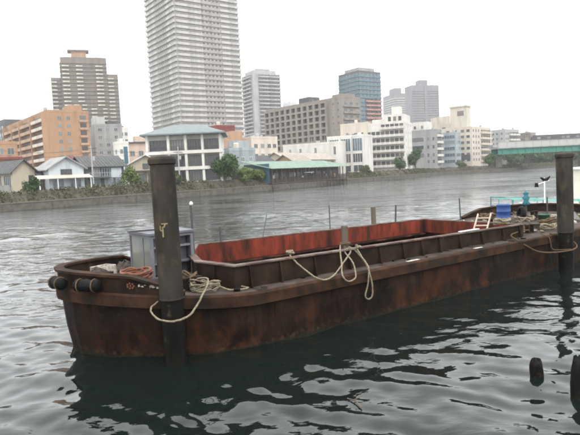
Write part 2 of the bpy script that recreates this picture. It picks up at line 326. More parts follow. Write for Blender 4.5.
def roofbox(t, name, x0, x1, y0, y1, z0, z1, m): b = MB(); b.box(x0,x1,y0,y1,z0,z1); return b.build(name, K[m], t)
# ------------------------------------------------------------ far bank buildings
# main tower
T = building('tower_block', 'tallest pale residential tower with stacked balcony bands and a greige middle strip', 'tower block', (-60.7, 330), 36, 42.5, 41.6, 134, 'tower')
zs = [5.5 + 3.15*i for i in range(40)]; w, d = 42.5, 41.6
balconies(T, 'f', w, d, 0, 16.5, zs, rail='tower', back='towerrec', mull=5, wh=2.0, dep=1.0, slab='tower', ph=1.3)
balconies(T, 'f', w, d, 29.5, 42.5, zs, rail='tower', back='towerrec', mull=4, wh=2.0, dep=1.0, slab='tower', ph=1.3)
balconies(T, 'l', w, d, 0, 10, zs, rail='tower', back='towerrec', mull=3, wh=2.0, dep=1.0, slab='tower', ph=1.3)
balconies(T, 'l', w, d, 26, 41.6, zs, rail='tower', back='towerrec', mull=4, wh=2.0, dep=1.0, slab='tower', ph=1.3)
b = MB(); g = MB()
for z in zs:
    b.box(16.6, 29.4, -.7, -.01, z-.25, z+1.45, 0)
    for x in lin(16.6, 29.4, 5): g.box(x-.75, x+.75, -.04, 0, z+1.2, z+2.5, 0)
    b.box(-.9, -.01, 10.1, 25.9, z-.25, z+1.25, 0)
    for x in lin(10.1, 25.9, 6): g.box(-.04, 0, x-.75, x+.75, z+1.2, z+2.5, 0)
tag(b.build('storey_band', K['towergrey'], T), kind='stuff'); tag(g.build('window_row', K['recess'], T), kind='stuff')
# stepped brown tower
T = building('tower_block', 'stepped brown tower with cream balcony bands and a flat roof house on top', 'tower block', (-167.4, 430), 20, 33.2, 16, 99, 'brown')
w, d = 33.2, 16; zs = [30 + 2.95*i for i in range(23)]
for u0, u1, k0, k1 in ((1.0, 5.8, 7, 22), (11, 15.5, 12, 22), (7.6, 11.4, 0, 12), (13.6, 16.9, 0, 12), (20, 24, 0, 11), (25, 30, 11, 22), (28.5, 31.5, 0, 11), (2.5, 5.0, 0, 7)):
    balconies(T, 'f', w, d, u0, u1, zs[k0:k1], rail='creamrail', slab='brown', dep=1.3, mull=1)
b = MB(); g = MB()
for z in zs:
    b.box(-.4, w+.4, -.75, -.01, z-.55, z-.15); b.box(-.75, -.01, .1, d, z-.55, z-.15)
    for x in (8, 9.6, 17, 18.6, 26.2): g.box(x-.5, x+.5, -.04, 0, z+.6, z+2)
    for x in lin(1, d, 4): g.box(-.04, 0, x-1.2, x+1.2, z+.2, z+2.2)
tag(b.build('storey_band', K['brown'], T), kind='stuff'); tag(g.build('window_row', K['recess'], T), kind='stuff')
for x0, x1, y0, y1, h in ((-7.5, -.003, 2, 18, 84), (w+.003, w+8, 1.5, 18, 87)):
    b = MB(); b.box(x0, x1, y0, y1, LAND, h); b.build('wing', K['brown'], T)
    b = MB(); g = MB()
    for z in zs:
        if z > h-3: continue
        b.box(x0+.4, x1-3.4, y0-1.2, y0-.01, z-.1, z+.7, 0); b.box(x0+.4, x1-.4, y0-.9, y0-.01, z-.6, z-.303, 1); g.box(x0+.8, x1-.8, y0-.03, y0, z+.85, z+2.1)
    tag(b.build('balcony_rail', [K['creamrail'], K['brown']], T), kind='stuff'); tag(g.build('window_row', K['recess'], T), kind='stuff')
roofbox(T, 'roof_house', 8, 19, 3, 12, 98.3, 104.2, 'orange'); roofbox(T, 'roof_slab', 5.5, 21, 2, 13, 104.203, 105.3, 'brown'); roofbox(T, 'storey', 2.5, 31, 2, 14, 98.303, 99.6, 'brown')
# orange block
T = building('apartment_block', 'orange brick apartment block with a long balconied side and a mostly blank end wall', 'apartment block', (-82, 195), 38, 14.4, 61.9, 29.6, 'orange')
w, d = 14.4, 61.9; zs = [4.0 + 2.72*i for i in range(9)]
for u0, u1 in ((1, 16), (17.5, 33), (34.5, 46), (47.5, 60.5)):
    balconies(T, 'l', w, d, u0, u1, zs, rail='orange2' if u0 > 5 else 'creamrail', slab='orange', mull=3, dep=1.5)
for u in (.3, 16.75, 33.75, 46.75, 61.3): b = MB(); b.box(-1.7, -.01, u-.3, u+.3, LAND, 28.9); b.build('pier', K['orange'], T)
windows(T, 'f', w, d, (4.2, 7.2), [z+.5 for z in zs], 1.15, 1.25, fm='orange2', gm='glassb', mull=1)
for z in zs: roofbox(T, 'stair_opening', 11.2, 13.4, -.05, .0, z+.6, z+2.1, 'recess')
b = MB()
for z in zs: b.box(10.9, 13.7, -.5, -.06, z-.2, z+.55)
b.build('stair_parapet', K['orange2'], T); roofbox(T, 'roof_house', 9, 13.5, 4, 12, 28.8, 32, 'orange')
# grey block right of it
T = building('office_block', 'stepped grey concrete block between the orange apartments and the pink house', 'building', (-77.8, 230), 25, 11, 19.6, 27.5, 'grey')
windows(T, 'f', 11, 19.6, (2.2, 5.2, 8.5), [6+3.1*i for i in range(7)], 1.3, 1.2, fm='frame', gm='glass')
roofbox(T, 'roof_house', 0, 4.5, 1, 9, 26.7, 30.5, 'grey2'); roofbox(T, 'roof_tank', 5.5, 9.5, 2, 8, 26.703, 29, 'dgrey')
T = building('office_block', 'near black office block at the left edge behind the orange apartments', 'building', (-138.8, 280), 40, 8.8, 43, 37.1, 'dgrey')
windows(T, 'l', 8.8, 43, lin(2, 41, 8), [8+3.5*i for i in range(8)], 3.2, 1.6, fm='framed', gm='glass'); windows(T, 'f', 8.8, 43, (2.5, 6), [8+3.5*i for i in range(8)], 2, 1.6, fm='framed')
T = building('low_building', 'low rust red building at the left edge above the beige house', 'building', (-77.7, 150), 45, 6, 14, 16.1, 'orange')
roofbox(T, 'canopy', -1, 6.8, -1.2, 14, 11.2, 11.8, 'red'); windows(T, 'f', 6, 14, (1.5, 4.2), (6.5, 12.6), 1.6, 1.6); windows(T, 'l', 6, 14, (2, 5, 8, 11), (6.5, 12.6), 1.8, 1.6)
T = building('low_building', 'pink flat roofed building left of the white balconied restaurant', 'building', (-48.1, 170), 30, 9, 9, 15.2, 'pink')
windows(T, 'f', 9, 9, (1.6, 4.2, 6.9), (7.6, 11.4), 1.3, 1.4); windows(T, 'l', 9, 9, (2, 5, 7.5), (7.6, 11.4), 1.3, 1.4); roofbox(T, 'roof_slab', -.4, 9.3, -.6, 9, 15.203, 15.6, 'dgrey'); roofbox(T, 'roof_house', 3.5, 6.8, 3, 6, 15.603, 17.6, 'pink')
T = building('narrow_house', 'slim white house with a pale blue side strip beside the pink building', 'house', (-49, 165), 40, 3, 4, 15.6, 'white')
roofbox(T, 'blue_panel', 1.4, 2.6, -.08, -.003, 6, 14, 'blue'); windows(T, 'f', 3, 4, (.75,), (6, 9, 12), .8, 1.2); windows(T, 'l', 3, 4, (2,), (6, 9, 12), .9, 1.2)
T = building('office_block', 'small white block peeping over roofs between brown tower and tall tower', 'building', (-76.7, 260), 30, 4.5, 6, 28.7, 'white')
windows(T, 'f', 4.5, 6, (1.2, 3.2), [12+3.2*i for i in range(5)], 1.1, 1.4)
# long greige block
T = building('apartment_block', 'long greige concrete block with a grid of square dark openings', 'apartment block', (26.2, 262), 40, 13, 56.6, 38.3, 'block')
w, d = 13, 56.6; zs = [9.3 + 3.05*i for i in range(9)]
b = MB()
for z in zs + [zs[-1]+3.05]: b.box(-1.4, -.01, 9, 56.6, z-.5, z+.45)
us = [9 + 47.6*i/11 for i in range(12)]
for u in us:
    for z in zs: b.box(-1.4, -.01, max(9, u-.75), min(56.6, u+.75), z+.453, z+2.547)
tag(b.build('facade_grid', K['block'], T), kind='stuff')
for z in zs:
    for u in lin(9, 56.6, 11): roofbox(T, 'window', -.05, .0, u-1.3, u+1.3, z+.5, z+2.5, 'recess') if False else None
windows(T, 'l', w, d, lin(9, 56.6, 11), [z+.5 for z in zs], 2.6, 1.95, fm='framed', gm='recess', mull=1)
windows(T, 'l', w, d, (2.2, 5.6), [z+.9 for z in zs], 1.2, 1.3, fm='frame', gm='recess'); windows(T, 'f', w, d, (2.6, 6.5, 10.4), [z+.8 for z in zs], 1.9, 1.4, fm='frame', gm='glass')
b = MB()
for z in zs: b.box(1, 12, -.8, -.1, z-.3, z+.5)
b.build('balcony_rail', K['block'], T); roofbox(T, 'roof_house', 2, 9, 24, 32, 37.5, 41.2, 'dgrey'); roofbox(T, 'roof_house', 2, 11, 1.5, 8, 37.503, 39.8, 'block')
# second tower
T = building('tower_block', 'pale grey tower with rounded roof edge just right of the tallest tower', 'tower block', (-24.1, 450), 30, 24.5, 20.2, 84, 'grey2')
w, d = 24.5, 20.2; zs = [12 + 3.0*i for i in range(24)]
balconies(T, 'f', w, d, 4.5, 24.3, zs, rail='grey2', slab='towergrey', mull=6, dep=1.4, fins=3)
balconies(T, 'l', w, d, 3, 20, zs, rail='grey2', slab='towergrey', mull=4, dep=1.4, fins=2)
roofbox(T, 'roof_house', 2, 22, 2, 18, 83.2, 87, 'grey2'); roofbox(T, 'roof_house', 6, 18, 5, 15, 87.003, 88.6, 'grey')
# teal and coral tower
T = building('tower_block', 'teal glass tower with a coral balcony grid on its lower right face', 'tower block', (55.4, 420), 35, 22.4, 22.8, 77, 'dgrey')
w, d = 22.4, 22.8; zs = [14 + 3.1*i for i in range(20)]
b = MB(); g = MB()
for i, z in enumerate(zs):
    b.box(-.5, -.01, 0, d, z-.5, z+.75, 0)
    b.box(-.5, 5.5 if i < 14 else w, -.5, -.01, z-.5, z+.75, 0)
    for x in lin(0, d, 6): g.box(-.04, 0, x-1.4, x+1.4, z+.8, z+2.3)
    for x in lin(0, 5.5 if i < 14 else w, 2 if i < 14 else 6): g.box(x-1.2, x+1.2, -.04, 0, z+.8, z+2.3)
tag(b.build('spandrel_band', K['teal'], T), kind='stuff'); tag(g.build('window_row', K['glassb'], T), kind='stuff')
balconies(T, 'f', w, d, 5.8, 22.2, zs[:14], rail='coral', slab='coral', dep=1.3, fins=3, mull=3, wh=1.8)
roofbox(T, 'roof_crown', 3, 19, 3, 19, 76.2, 80, 'grey'); 
# hazy distance
T = building('tower_block', 'faint hazy grey tower left of the pair in the far distance', 'tower block', (175.2, 900), 15, 30, 45, 122, 'lilac'); 
b = MB()
for i in range(28): b.box(0, 30, -1, -.01, 16+3.6*i, 17.6+3.6*i); b.box(-1, -.01, 0, 45, 16+3.6*i, 17.6+3.6*i)
tag(b.build('balcony_band', K['towergrey'], T), kind='stuff'); roofbox(T, 'roof_house', 2, 14, 5, 25, 121, 131, 'lilac')
T = building('tower_block', 'faint hazy lilac grey tower with a small roof house, right one of the far pair', 'tower block', (179.7, 800), 15, 42.5, 21.3, 119, 'lilac')
b = MB()
for i in range(30): b.box(0, 19, -1, -.01, 12+3.4*i, 13.5+3.4*i); b.box(23, 42.5, -1, -.01, 12+3.4*i, 13.5+3.4*i)
b.box(19.2, 22.8, -1.5, -.01, 8, 118); tag(b.build('balcony_band', K['lilac'], T), kind='stuff'); roofbox(T, 'roof_house', 15, 27, 4, 17, 118.2, 127, 'lilac')
T = empty('domed_building', (6.8, 700, 0), R(20)); tag(T, 'faint pale dome topped block between the two grey blocks', 'building')
b = MB(); b.box(-6, 12, 0, 18, LAND, 86); b.build('wall', K['grey2'], T); b = MB(); b.lathe([(9.5, 85.5), (9.2, 90), (7.5, 93.5), (4.5, 95.8), (0.01, 96.8)], 20, 0, (3, 9)); b.build('dome', K['grey2'], T, smooth=True)
# restaurant
T = empty('restaurant_building', (-31.9, 128, 0), R(4)); tag(T, 'white three storey building with grey green hipped roof, columns and wide balconies', 'restaurant')
w, d, H = 17.0, 14, 14.1; b = MB(); b.box(0, w, 1.6, d, LAND-.3, H); b.build('wall', K['white'], T)
fl = [LAND+.2, 6.55, 10.25]
for z in fl[1:]:
    b = MB(); b.box(-.2, w+.2, -.3, 1.597, z-.75, z); b.build('balcony_floor', K['white'], T)
colx = [.25, 5.0, 8.9, 12.7, 16.75]
for x in colx:
    b = MB(); b.box(x-.28, x+.28, -.1, .4, LAND-.3, 5.797); b.box(x-.28, x+.28, -.1, .4, 6.553, 9.497); b.box(x-.28, x+.28, -.1, .4, 10.253, H-.2); b.build('column', K['white'], T)
for i in range(4):
    for j, z in enumerate(fl):
        ww = colx[i+1]-colx[i]-.8; f, g, c = winmesh(ww, 2.3, 'framed', 'glass', 4)
        o = link('window', f, T, ((colx[i]+colx[i+1])/2, 1.59, z+.15)); link('pane', g, o)
        if j:
            b = MB(); b.box(-ww/2-.1, ww/2+.1, -.15, -.1, .95, 1.02); n = int(ww/.22)
            for k in range(n+1): x = -ww/2-.1 + (ww+.2)*k/n; b.box(x-.018, x+.018, -.15, -.11, .02, .947)
            b.build('railing', K['framed'], T, loc=((colx[i]+colx[i+1])/2, 0, z))
b = MB(); e = 1.1; x0, x1, y0, y1 = -e, w+e, -1.2, d+e
b.add([(x0,y0,H),(x1,y0,H),(x1,y1,H),(x0,y1,H),(x0+6.5,(y0+y1)/2,H+2.6),(x1-6.5,(y0+y1)/2,H+2.6),(x0,y0,H-.3),(x1,y0,H-.3),(x1,y1,H-.3),(x0,y1,H-.3)],
      [(0,1,5,4),(1,2,5),(2,3,4,5),(3,0,4),(6,7,1,0),(7,8,2,1),(8,9,3,2),(9,6,0,3),(9,8,7,6)]); b.build('roof', K['roofgreen'], T)
roofbox(T, 'entrance_canopy', 2, 6, -2.2, -.31, 5.2, 5.5, 'bluewhite')
# behind: red, tan, blue grey
T = building('low_building', 'dark red walled block peeking above the white restaurant roof corner', 'building', (-23.2, 190), 35, 7, 8, 21.2, 'red'); windows(T, 'f', 7, 8, (2, 5), (13, 16.6), 1.2, 1.2)
T = building('low_building', 'tan terracotta block beside the dark red one', 'building', (-18.7, 175), 40, 8.5, 7, 15.5, 'tan'); roofbox(T, 'roof_house', 3, 7, 1, 5, 14.7, 18, 'tan'); windows(T, 'f', 8.5, 7, (1.6, 4.2, 6.8), (8.5, 11.6), 1.3, 1.3)
T = building('low_building', 'cream low block with a white parapet just under the second tower', 'building', (-12.5, 200), 40, 12, 8, 17.6, 'cream'); windows(T, 'f', 12, 8, (2, 5, 8, 10.5), (10, 13.5), 1.4, 1.3)
T = building('corrugated_house', 'pale blue grey corrugated house behind the round green tree', 'house', (-14.8, 145), 42, 8.5, 7, 11.2, 'bluegrey')
windows(T, 'f', 8.5, 7, (1.6, 4.2, 6.9), (4.5, 7.6), 1.1, 1.1, fm='framew', sub=True); windows(T, 'l', 8.5, 7, (2, 4.8), (4.5, 7.6), 1.1, 1.1, fm='framew', sub=True)
roofbox(T, 'roof_house', 4, 8, 2, 6, 10.4, 13.2, 'bluegrey')
b = MB(); [b.box(x, x+.08, -.05, -.003, LAND, 10.3) for x in np.arange(.2, 8.4, .42)]; tag(b.build('cladding_ribs', K['bluegrey'], T), kind='stuff')
# long white building, glass front, apartments
T = building('low_building', 'long low white building with a few dark slit windows behind the boathouse', 'building', (20.8, 212), 62, 8, 25.3, 15.1, 'white'); windows(T, 'l', 8, 25.3, (3, 11, 17.5, 22), (10.2,), .9, 3, fm='framew'); windows(T, 'l', 8, 25.3, (6, 14.5, 20), (5,), 2.2, 1.4, fm='framew')
T = building('glass_fronted_building', 'white framed building with tall glazed bays left of the balconied white apartments', 'building', (29.3, 212), 62, 9, 15.2, 17.3, 'white')
windows(T, 'l', 9, 15.2, (2.9, 7.6, 12.3), (11.2,), 3.7, 4.7, fm='framew', gm='glassb', mull=3, sub=True); windows(T, 'l', 9, 15.2, (2.9, 7.6, 12.3), (6.9,), 3.7, 3.3, fm='framew', gm='recess', mull=3, sub=True); windows(T, 'l', 9, 15.2, (2.9, 7.6, 12.3), (3.4,), 3.5, 2.4, fm='framew', gm='glass', mull=1, sub=True)
for u in (.35, 5.25, 9.95, 14.8):
    b = MB(); b.box(-.6, -.1, u-.22, u+.22, LAND, 16.6); b.build('column', K['white'], T)
T = building('apartment_block', 'white apartment block with six rows of small balconies and air conditioners', 'apartment block', (47.5, 226), 66, 13.6, 16.1, 22.6, 'white')
w, d = 13.6, 16.1; zs = [4.6 + 3.05*i for i in range(6)]
balconies(T, 'l', w, d, .4, 15.8, zs[:5], rail='white', slab='white', pieces=8, wh=2.2, ph=.85, dep=1.3, mull=0); balconies(T, 'l', w, d, .4, 9.8, zs[5:], rail='white', slab='white', pieces=5, wh=2.2, ph=.85, dep=1.3)
ac = MB(); ac.box(-.42, .42, -1.05, -.7, .02, .62); acm = ac.mesh('air_conditioner', K['frame'])
for k, z in enumerate(zs):
    for i in range(8 if k < 5 else 5):
        loc, rz = fpos('l', .4 + 1.925*(i+.5) + .3, z+.0, w, d); link('air_conditioner', acm, T, loc, rz)
roofbox(T, 'upper_storey', .3, 13.3, .5, 8.4, 21.9, 25.6, 'white'); windows(T, 'f', w, d, (2.5, 6.8, 11), [z+.8 for z in zs], .9, 1.1, fm='framew'); 
for u in (1.9, 4, 6.1): roofbox(T, 'upper_window', .24, .297, u-.6, u+.6, 22.9, 24.7, 'recess')
roofbox(T, 'water_tank', 4, 7.5, 2.5, 6, 25.603, 29, 'white'); roofbox(T, 'roof_house', 3, 10, 9, 14, 21.903, 24.2, 'white')
T = building('low_building', 'pale pinkish block with one small window left of the white apartments', 'building', (33.5, 232), 66, 8, 11.7, 23.3, 'cream'); windows(T, 'l', 8, 11.7, (8.8,), (18.4,), 1, 1); windows(T, 'l', 8, 11.7, (2.5, 5), (14.5, 18), 1.2, 1.2)
# grey + cream group right
T = building('office_block', 'plain grey office block with dark strip windows right of the white apartments', 'building', (70.9, 266), 58, 8, 12.7, 21.5, 'grey')
w, d = 8, 12.7
windows(T, 'l', w, d, (9.2,), (8.6, 12.4, 16.2), 5.2, 1.5, fm='framed', gm='glass', mull=3); windows(T, 'l', w, d, (1.6, 4.2), (5.5, 8.6, 12.4, 16.2), .9, 1.6, fm='frame'); balconies(T, 'f', w, d, .5, 7, [5.5+3.1*i for i in range(5)], rail='white', slab='grey2', pieces=2)
roofbox(T, 'upper_storey', .5, 7.5, 4.5, 12.6, 20.7, 25.3, 'white'); windows(T, 'l', w, d, (7, 10.5), (22.2,), .9, 1.2, fm='framed')
T = building('office_block', 'bluish grey glazed office block squeezed beside the cream buildings', 'building', (84, 280), 55, 8, 7.6, 20.5, 'bluegrey')
for z in (5.2, 8.4, 11.6, 14.8, 17.4): windows(T, 'l', 8, 7.6, (3.8,), (z,), 6.6, 1.5, fm='frame', gm='glassb', mull=4); windows(T, 'f', 8, 7.6, (4,), (z,), 6.6, 1.5, fm='frame', gm='glassb', mull=4)
T = building('office_block', 'cream stepped block behind the grey office with a dark roof notch', 'building', (98.2, 315), 30, 7.1, 28.1, 28, 'cream'); roofbox(T, 'roof_house', 1, 6.5, 10, 25, 27.2, 32.5, 'cream'); windows(T, 'l', 7.1, 28.1, (4, 9, 14, 19, 24), (14, 18, 22), 1.6, 1.5); roofbox(T, 'stair_opening', -.06, -.003, 12.5, 15, 23, 26, 'recess')
T = building('apartment_block', 'large cream apartment block next to the green bridge', 'apartment block', (95.4, 290), 50, 26.7, 16.9, 23.6, 'cream')
w, d = 26.7, 16.9; zs = [5.2+3.0*i for i in range(6)]
windows(T, 'l', w, d, (2, 5, 9, 13), [z+.6 for z in zs], 1.6, 1.3); windows(T, 'f', w, d, (2, 5.5, 9), [z+.6 for z in zs], 1.2, 1.3, gm='recess'); balconies(T, 'f', w, d, 12, 26, zs, rail='cream', slab='cream', pieces=4)
roofbox(T, 'garage_wall', -.1, -.003, 1, 7, 6.5, 9.2, 'dgrey')
T2 = roofbox(T, 'stair_tower', 1, 6.5, 3, 12, 22.8, 34, 'cream'); roofbox(T, 'roof_slab', .6, 6.9, 2.6, 12.4, 34.003, 34.8, 'cream'); roofbox(T, 'stair_opening', .93, .997, 4.5, 8, 29.5, 32, 'recess')
b = MB(); b.tube([(3.5, 7, 34.8), (3.5, 7, 38)], .12, 6); b.build('antenna', K['frame'], T)
T = building('apartment_block', 'white and grey mid rise with balconies above the left end of the bridge', 'apartment block', (127.9, 330), 40, 16.3, 8.9, 23.7, 'grey2'); balconies(T, 'f', 16.3, 8.9, 5, 16, [8+3*i for i in range(5)], rail='white', slab='grey2', pieces=3); windows(T, 'f', 16.3, 8.9, (1.5, 3.6), [8.6+3*i for i in range(5)], 1.1, 1.2); windows(T, 'l', 16.3, 8.9, (2, 5, 7.5), [8.6+3*i for i in range(5)], 1.1, 1.2)
T = building('office_block', 'small brownish block beyond the bridge right of the white mid rise', 'building', (155.5, 360), 45, 9.6, 7.7, 22.8, 'brown'); windows(T, 'f', 9.6, 7.7, (2, 4.8, 7.6), [12+3*i for i in range(4)], 1.8, 1.3); windows(T, 'l', 9.6, 7.7, (2, 5.5), [12+3*i for i in range(4)], 1.8, 1.3)

# ------------------------------------------------------------ houses
def house(name, label, loc, a, w, d, he, hr, m, roofm='slate', axis='x', over=.6, cat='house'):
    """gable house; axis = ridge direction in local x or y"""
    t = empty(name, (loc[0], loc[1], 0), R(a)); tag(t, label, cat); b = MB(); z0 = LAND-.3
    if axis == 'x':
        b.add([(0,0,z0),(w,0,z0),(w,d,z0),(0,d,z0),(0,0,he),(w,0,he),(w,d,he),(0,d,he),(0,d/2,hr),(w,d/2,hr)], [(0,1,5,4),(1,2,6,9,5),(2,3,7,6),(3,0,4,8,7),(4,5,9,8),(6,7,8,9),(3,2,1,0)])
    else:
        b.add([(0,0,z0),(w,0,z0),(w,d,z0),(0,d,z0),(0,0,he),(w,0,he),(w,d,he),(0,d,he),(w/2,0,hr),(w/2,d,hr)], [(0,1,5,8,4),(1,2,6,5),(2,3,7,9,6),(3,0,4,7),(4,8,9,7),(8,5,6,9),(3,2,1,0)])
    b.build('wall', K[m], t)
    for s in (0, 1):
        r = MB(); th = .16; e = over
        L0 = (w if axis == 'x' else d); half = (d if axis == 'x' else w)/2; sl = (hr-he)/half
        pts = []
        for u in (-e, L0+e):
            for v, z in ((-e, he-sl*e), (half, hr)):
                vv = v if s == 0 else 2*half - v
                pts += [((u, vv) if axis == 'x' else (vv, u)) + (z+.02,), ((u, vv) if axis == 'x' else (vv, u)) + (z+th+.02,)]
        r.add(pts, [(0,1,3,2),(4,6,7,5),(0,2,6,4),(1,5,7,3),(0,4,5,1),(2,3,7,6)])
        nb = 14
        for i in range(nb+1):   # roof battens seen as rows of sheeting
            u = -e + (L0+2*e)*i/nb; a_ = pts[1]; q = []
            v0, z0_, v1, z1_ = -e, he-sl*e, half, hr
            if s: v0, v1 = 2*half-v0, 2*half-v1
            p0 = ((u, v0) if axis == 'x' else (v0, u)) + (z0_+th+.04,); p1 = ((u, v1) if axis == 'x' else (v1, u)) + (z1_+th+.04,); r.beam(p0, p1, .07, .06)
        r.build('roof', K[roofm], t)
    return t
T = house('beige_house', 'beige stucco house with dark roof at the left edge of the far bank', (-50.2, 102.5), 49, 4.2, 14.2, 6.7, 8.6, 'beige', axis='y')
windows(T, 'l', 4.6, 14.2, (2.2, 6.3, 10.5), (3.9,), 2.4, 1.9, fm='framed', mull=2, sub=True); windows(T, 'f', 4.6, 14.2, (3.4,), (5,), .8, .8, fm='framed', sub=True)
b = MB(); b.box(-1.6, -.05, 1, 12, 3.0, 4.2); b.build('garden_wall', K['grey'], T)
T = house('white_gable_house', 'white gabled house with pale blue trim and a sloping porch roof', (-44.1, 103.8), 40, 6.5, 8, 6.9, 8.9, 'bluewhite', roofm='grey2', axis='y')
windows(T, 'f', 6.5, 8, (3.2,), (5.7,), 1.9, .9, fm='framed', sub=True); windows(T, 'f', 6.9, 8, (1.6, 4.8), (3.2,), 1.9, 1.7, fm='frame', gm='glassb', sub=True, mull=2)
b = MB(); b.beam((-1.2, -1.6, 5.0), (7.2, -1.6, 5.0), .1, .1); b.add([(-2.5,-1.9,4.95),(7.4,-1.9,4.95),(7.4,-.003,5.5),(-2.5,-.003,5.5),(-2.5,-1.9,5.1),(7.4,-1.9,5.1),(7.4,-.003,5.65),(-2.5,-.003,5.65)], [(0,3,2,1),(4,5,6,7),(0,1,5,4),(1,2,6,5),(2,3,7,6),(3,0,4,7)]); b.build('porch_roof', K['cream'], T)
for x in (-2.2, 1, 4.2, 7.1): b = MB(); b.box(x-.07, x+.07, -1.8, -1.66, LAND, 4.93); b.build('porch_post', K['framew'], T)
T = house('dark_house', 'dark boarded house with slate roof right of the white gabled house', (-40.2, 112), 40, 8.0, 8, 7.2, 9.2, 'dgrey', axis='x')
windows(T, 'f', 8.2, 8, (2, 4.1), (5.2,), 1.5, 1.5, fm='frame', sub=True, mull=2); roofbox(T, 'white_panel', 5.2, 7.4, -.1, -.003, 4.8, 6.8, 'bluewhite'); windows(T, 'f', 8.2, 8, (1.9, 4.6, 7), (3.1,), 1.6, 1.5, fm='frame', gm='glassb', sub=True)
balconies(T, 'f', 8.2, 8, .4, 4.8, [4.9], rail='frame', slab='dgrey', solid=False, dep=1.0, wh=.1)
T = house('gabled_house', 'beige gabled house with white bargeboards behind the left mooring pile', (-34.0, 120), 15, 7.4, 8, 7.3, 9.2, 'beige', roofm='framew', axis='y')
windows(T, 'f', 7.4, 8, (3.7,), (6.4,), 1.2, 1, fm='framed', sub=True); 
for x in (1.2, 3.6, 6.1): roofbox(T, 'post', x-.12, x+.12, -.5, -.26, LAND, 5.8, 'framed')
roofbox(T, 'porch_roof', .2, 7.2, -.9, -.003, 5.803, 6.0, 'slate'); windows(T, 'f', 7.4, 8, (2.3, 5), (3.2,), 1.7, 2, fm='framed', sub=True)
T = house('low_shed', 'small dark tin shed squeezed between the beige and the white gabled house', (-46.4, 105), 49, 2.4, 3, 5.4, 6.4, 'darkwood', axis='x', over=.3, cat='shed'); windows(T, 'f', 3, 3, (1.5,), (3.5,), 1, 1, sub=True)
T = house('small_house', 'little grey roofed house squeezed between the blue grey house and the boathouse', (-8.5, 158), 52, 8, 7, 7.2, 9.3, 'beige', roofm='slate', axis='x'); windows(T, 'f', 8, 7, (2, 5.5), (5,), 1.4, 1.2, fm='framed', sub=True)
T = house('small_house', 'low house with dull red roof behind the dark boarded house', (-48, 124), 38, 8, 7, 8.0, 9.9, 'pink', roofm='red', axis='x'); windows(T, 'f', 8, 7, (2, 5.5), (6.2,), 1.3, 1.0, fm='framed', sub=True)
T = house('small_house', 'dark roofed house half hidden behind the beige house at the left edge', (-66, 116), 49, 7, 8, 7.6, 9.8, 'grey', roofm='slate', axis='y'); windows(T, 'f', 7, 8, (2, 5), (5.6,), 1.3, 1.1, fm='framed', sub=True)
T = house('small_house', 'brown walled house with faded brown roof just behind the boathouse roof, at its left end', (1.5, 163), 55, 9, 6, 7.5, 9.2, 'tan', roofm='roofbrown', axis='x'); windows(T, 'f', 9, 6, (2, 5, 7.6), (5.4,), 1.2, 1.1, fm='framed', sub=True)
# boathouse on stilts
def shed_roof(T, name, x0, x1, y0, y1, z0, z1, m, nb=24):
    b = MB(); b.add([(x0,y0,z0),(x1,y0,z0),(x1,y1,z1),(x0,y1,z1),(x0,y0,z0+.15),(x1,y0,z0+.15),(x1,y1,z1+.15),(x0,y1,z1+.15)], [(0,3,2,1),(4,5,6,7),(0,1,5,4),(1,2,6,5),(2,3,7,6),(3,0,4,7)])
    for i in range(nb+1): x = x0+.05 + (x1-x0-.1)*i/nb; b.beam((x, y0, z0+.18), (x, y1, z1+.18), .08, .06)
    return b.build(name, K[m], T)
T = empty('boathouse', (-5.2, 137.5, 0), R(55)); tag(T, 'long boathouse on timber stilts with mint green tin roof and blue sheeted end', 'boathouse')
BL = 37.5; b = MB(); b.box(0, BL, 1.2, 7, 1.75, 5.2); b.build('wall', K['darkwood'], T)
b = MB(); b.box(-.08, -.003, -.9, 7, 1.75, 6.5); b.build('blue_sheeting', K['blue'], T)
b = MB(); b.box(0, BL, -1.6, 1.197, 1.5, 1.7); b.build('deck', K['darkwood'], T)
stm = MB(); stm.box(-.11, .11, -.11, .11, 0, 6.3); stm = stm.mesh('post', K['darkwood'])
for i in range(21): link('post', stm, T, (.3+(BL-.6)*i/20, -1.45+.1*math.sin(i*2.1), -1.1), 0)
b = MB()
for i in range(20): x = .3+(BL-.6)*(i+.5)/20; b.beam((x-.9,-1.4,.2), (x+.9,-1.4,1.5), .1, .1)
for z in (.5,): b.box(0, BL, -1.62, -1.57, z, z+.15)
tag(b.build('bracing', K['darkwood'], T), kind='stuff')
windows(T, 'f', BL, 8, [2, 5.4, 8.8, 12.2, 15.6, 19, 22.4, 25.8, 29.2, 32.6, 35.5], (2.9,), 1.7, 1.2, fm='framed', gm='glass', sub=True)
for w_ in [c for c in T.children if c.name.startswith('window')]: w_.location.y = 1.2
q_ = random.Random(8)
for i in range(12): x = 1.5+i*2.9+q_.uniform(-1,1); hh = q_.uniform(.4,1.1); ww = q_.uniform(.4,1.1); z_ = q_.uniform(2.0,3.6); b = MB(); b.box(x, x+ww, 1.0, 1.15, z_, z_+hh); b.build('wall_board', K[q_.choice(('white','tan','bluegrey','cream','darkwood'))], T)
shed_roof(T, 'roof', -.8, BL+1, -2.0, 7.4, 5.2, 7.2, 'roofmint', 40)
b = MB()
for i in range(int(BL)): x = .8+i; b.box(x-.04, x+.04, -1.55, -1.48, 1.703, 2.6)
b.box(.5, BL-.5, -1.56, -1.49, 2.603, 2.68); b.build('railing', K['darkwood'], T)
b = MB(); b.box(14, 17.5, -2.6, -1.7, 3.9, 4.0); b.build('awning', K['white'], T)
T = empty('boathouse_annex', (-9.6, 138.2, 0), R(50)); tag(T, 'small green roofed lean-to at the left end of the boathouse', 'shed')
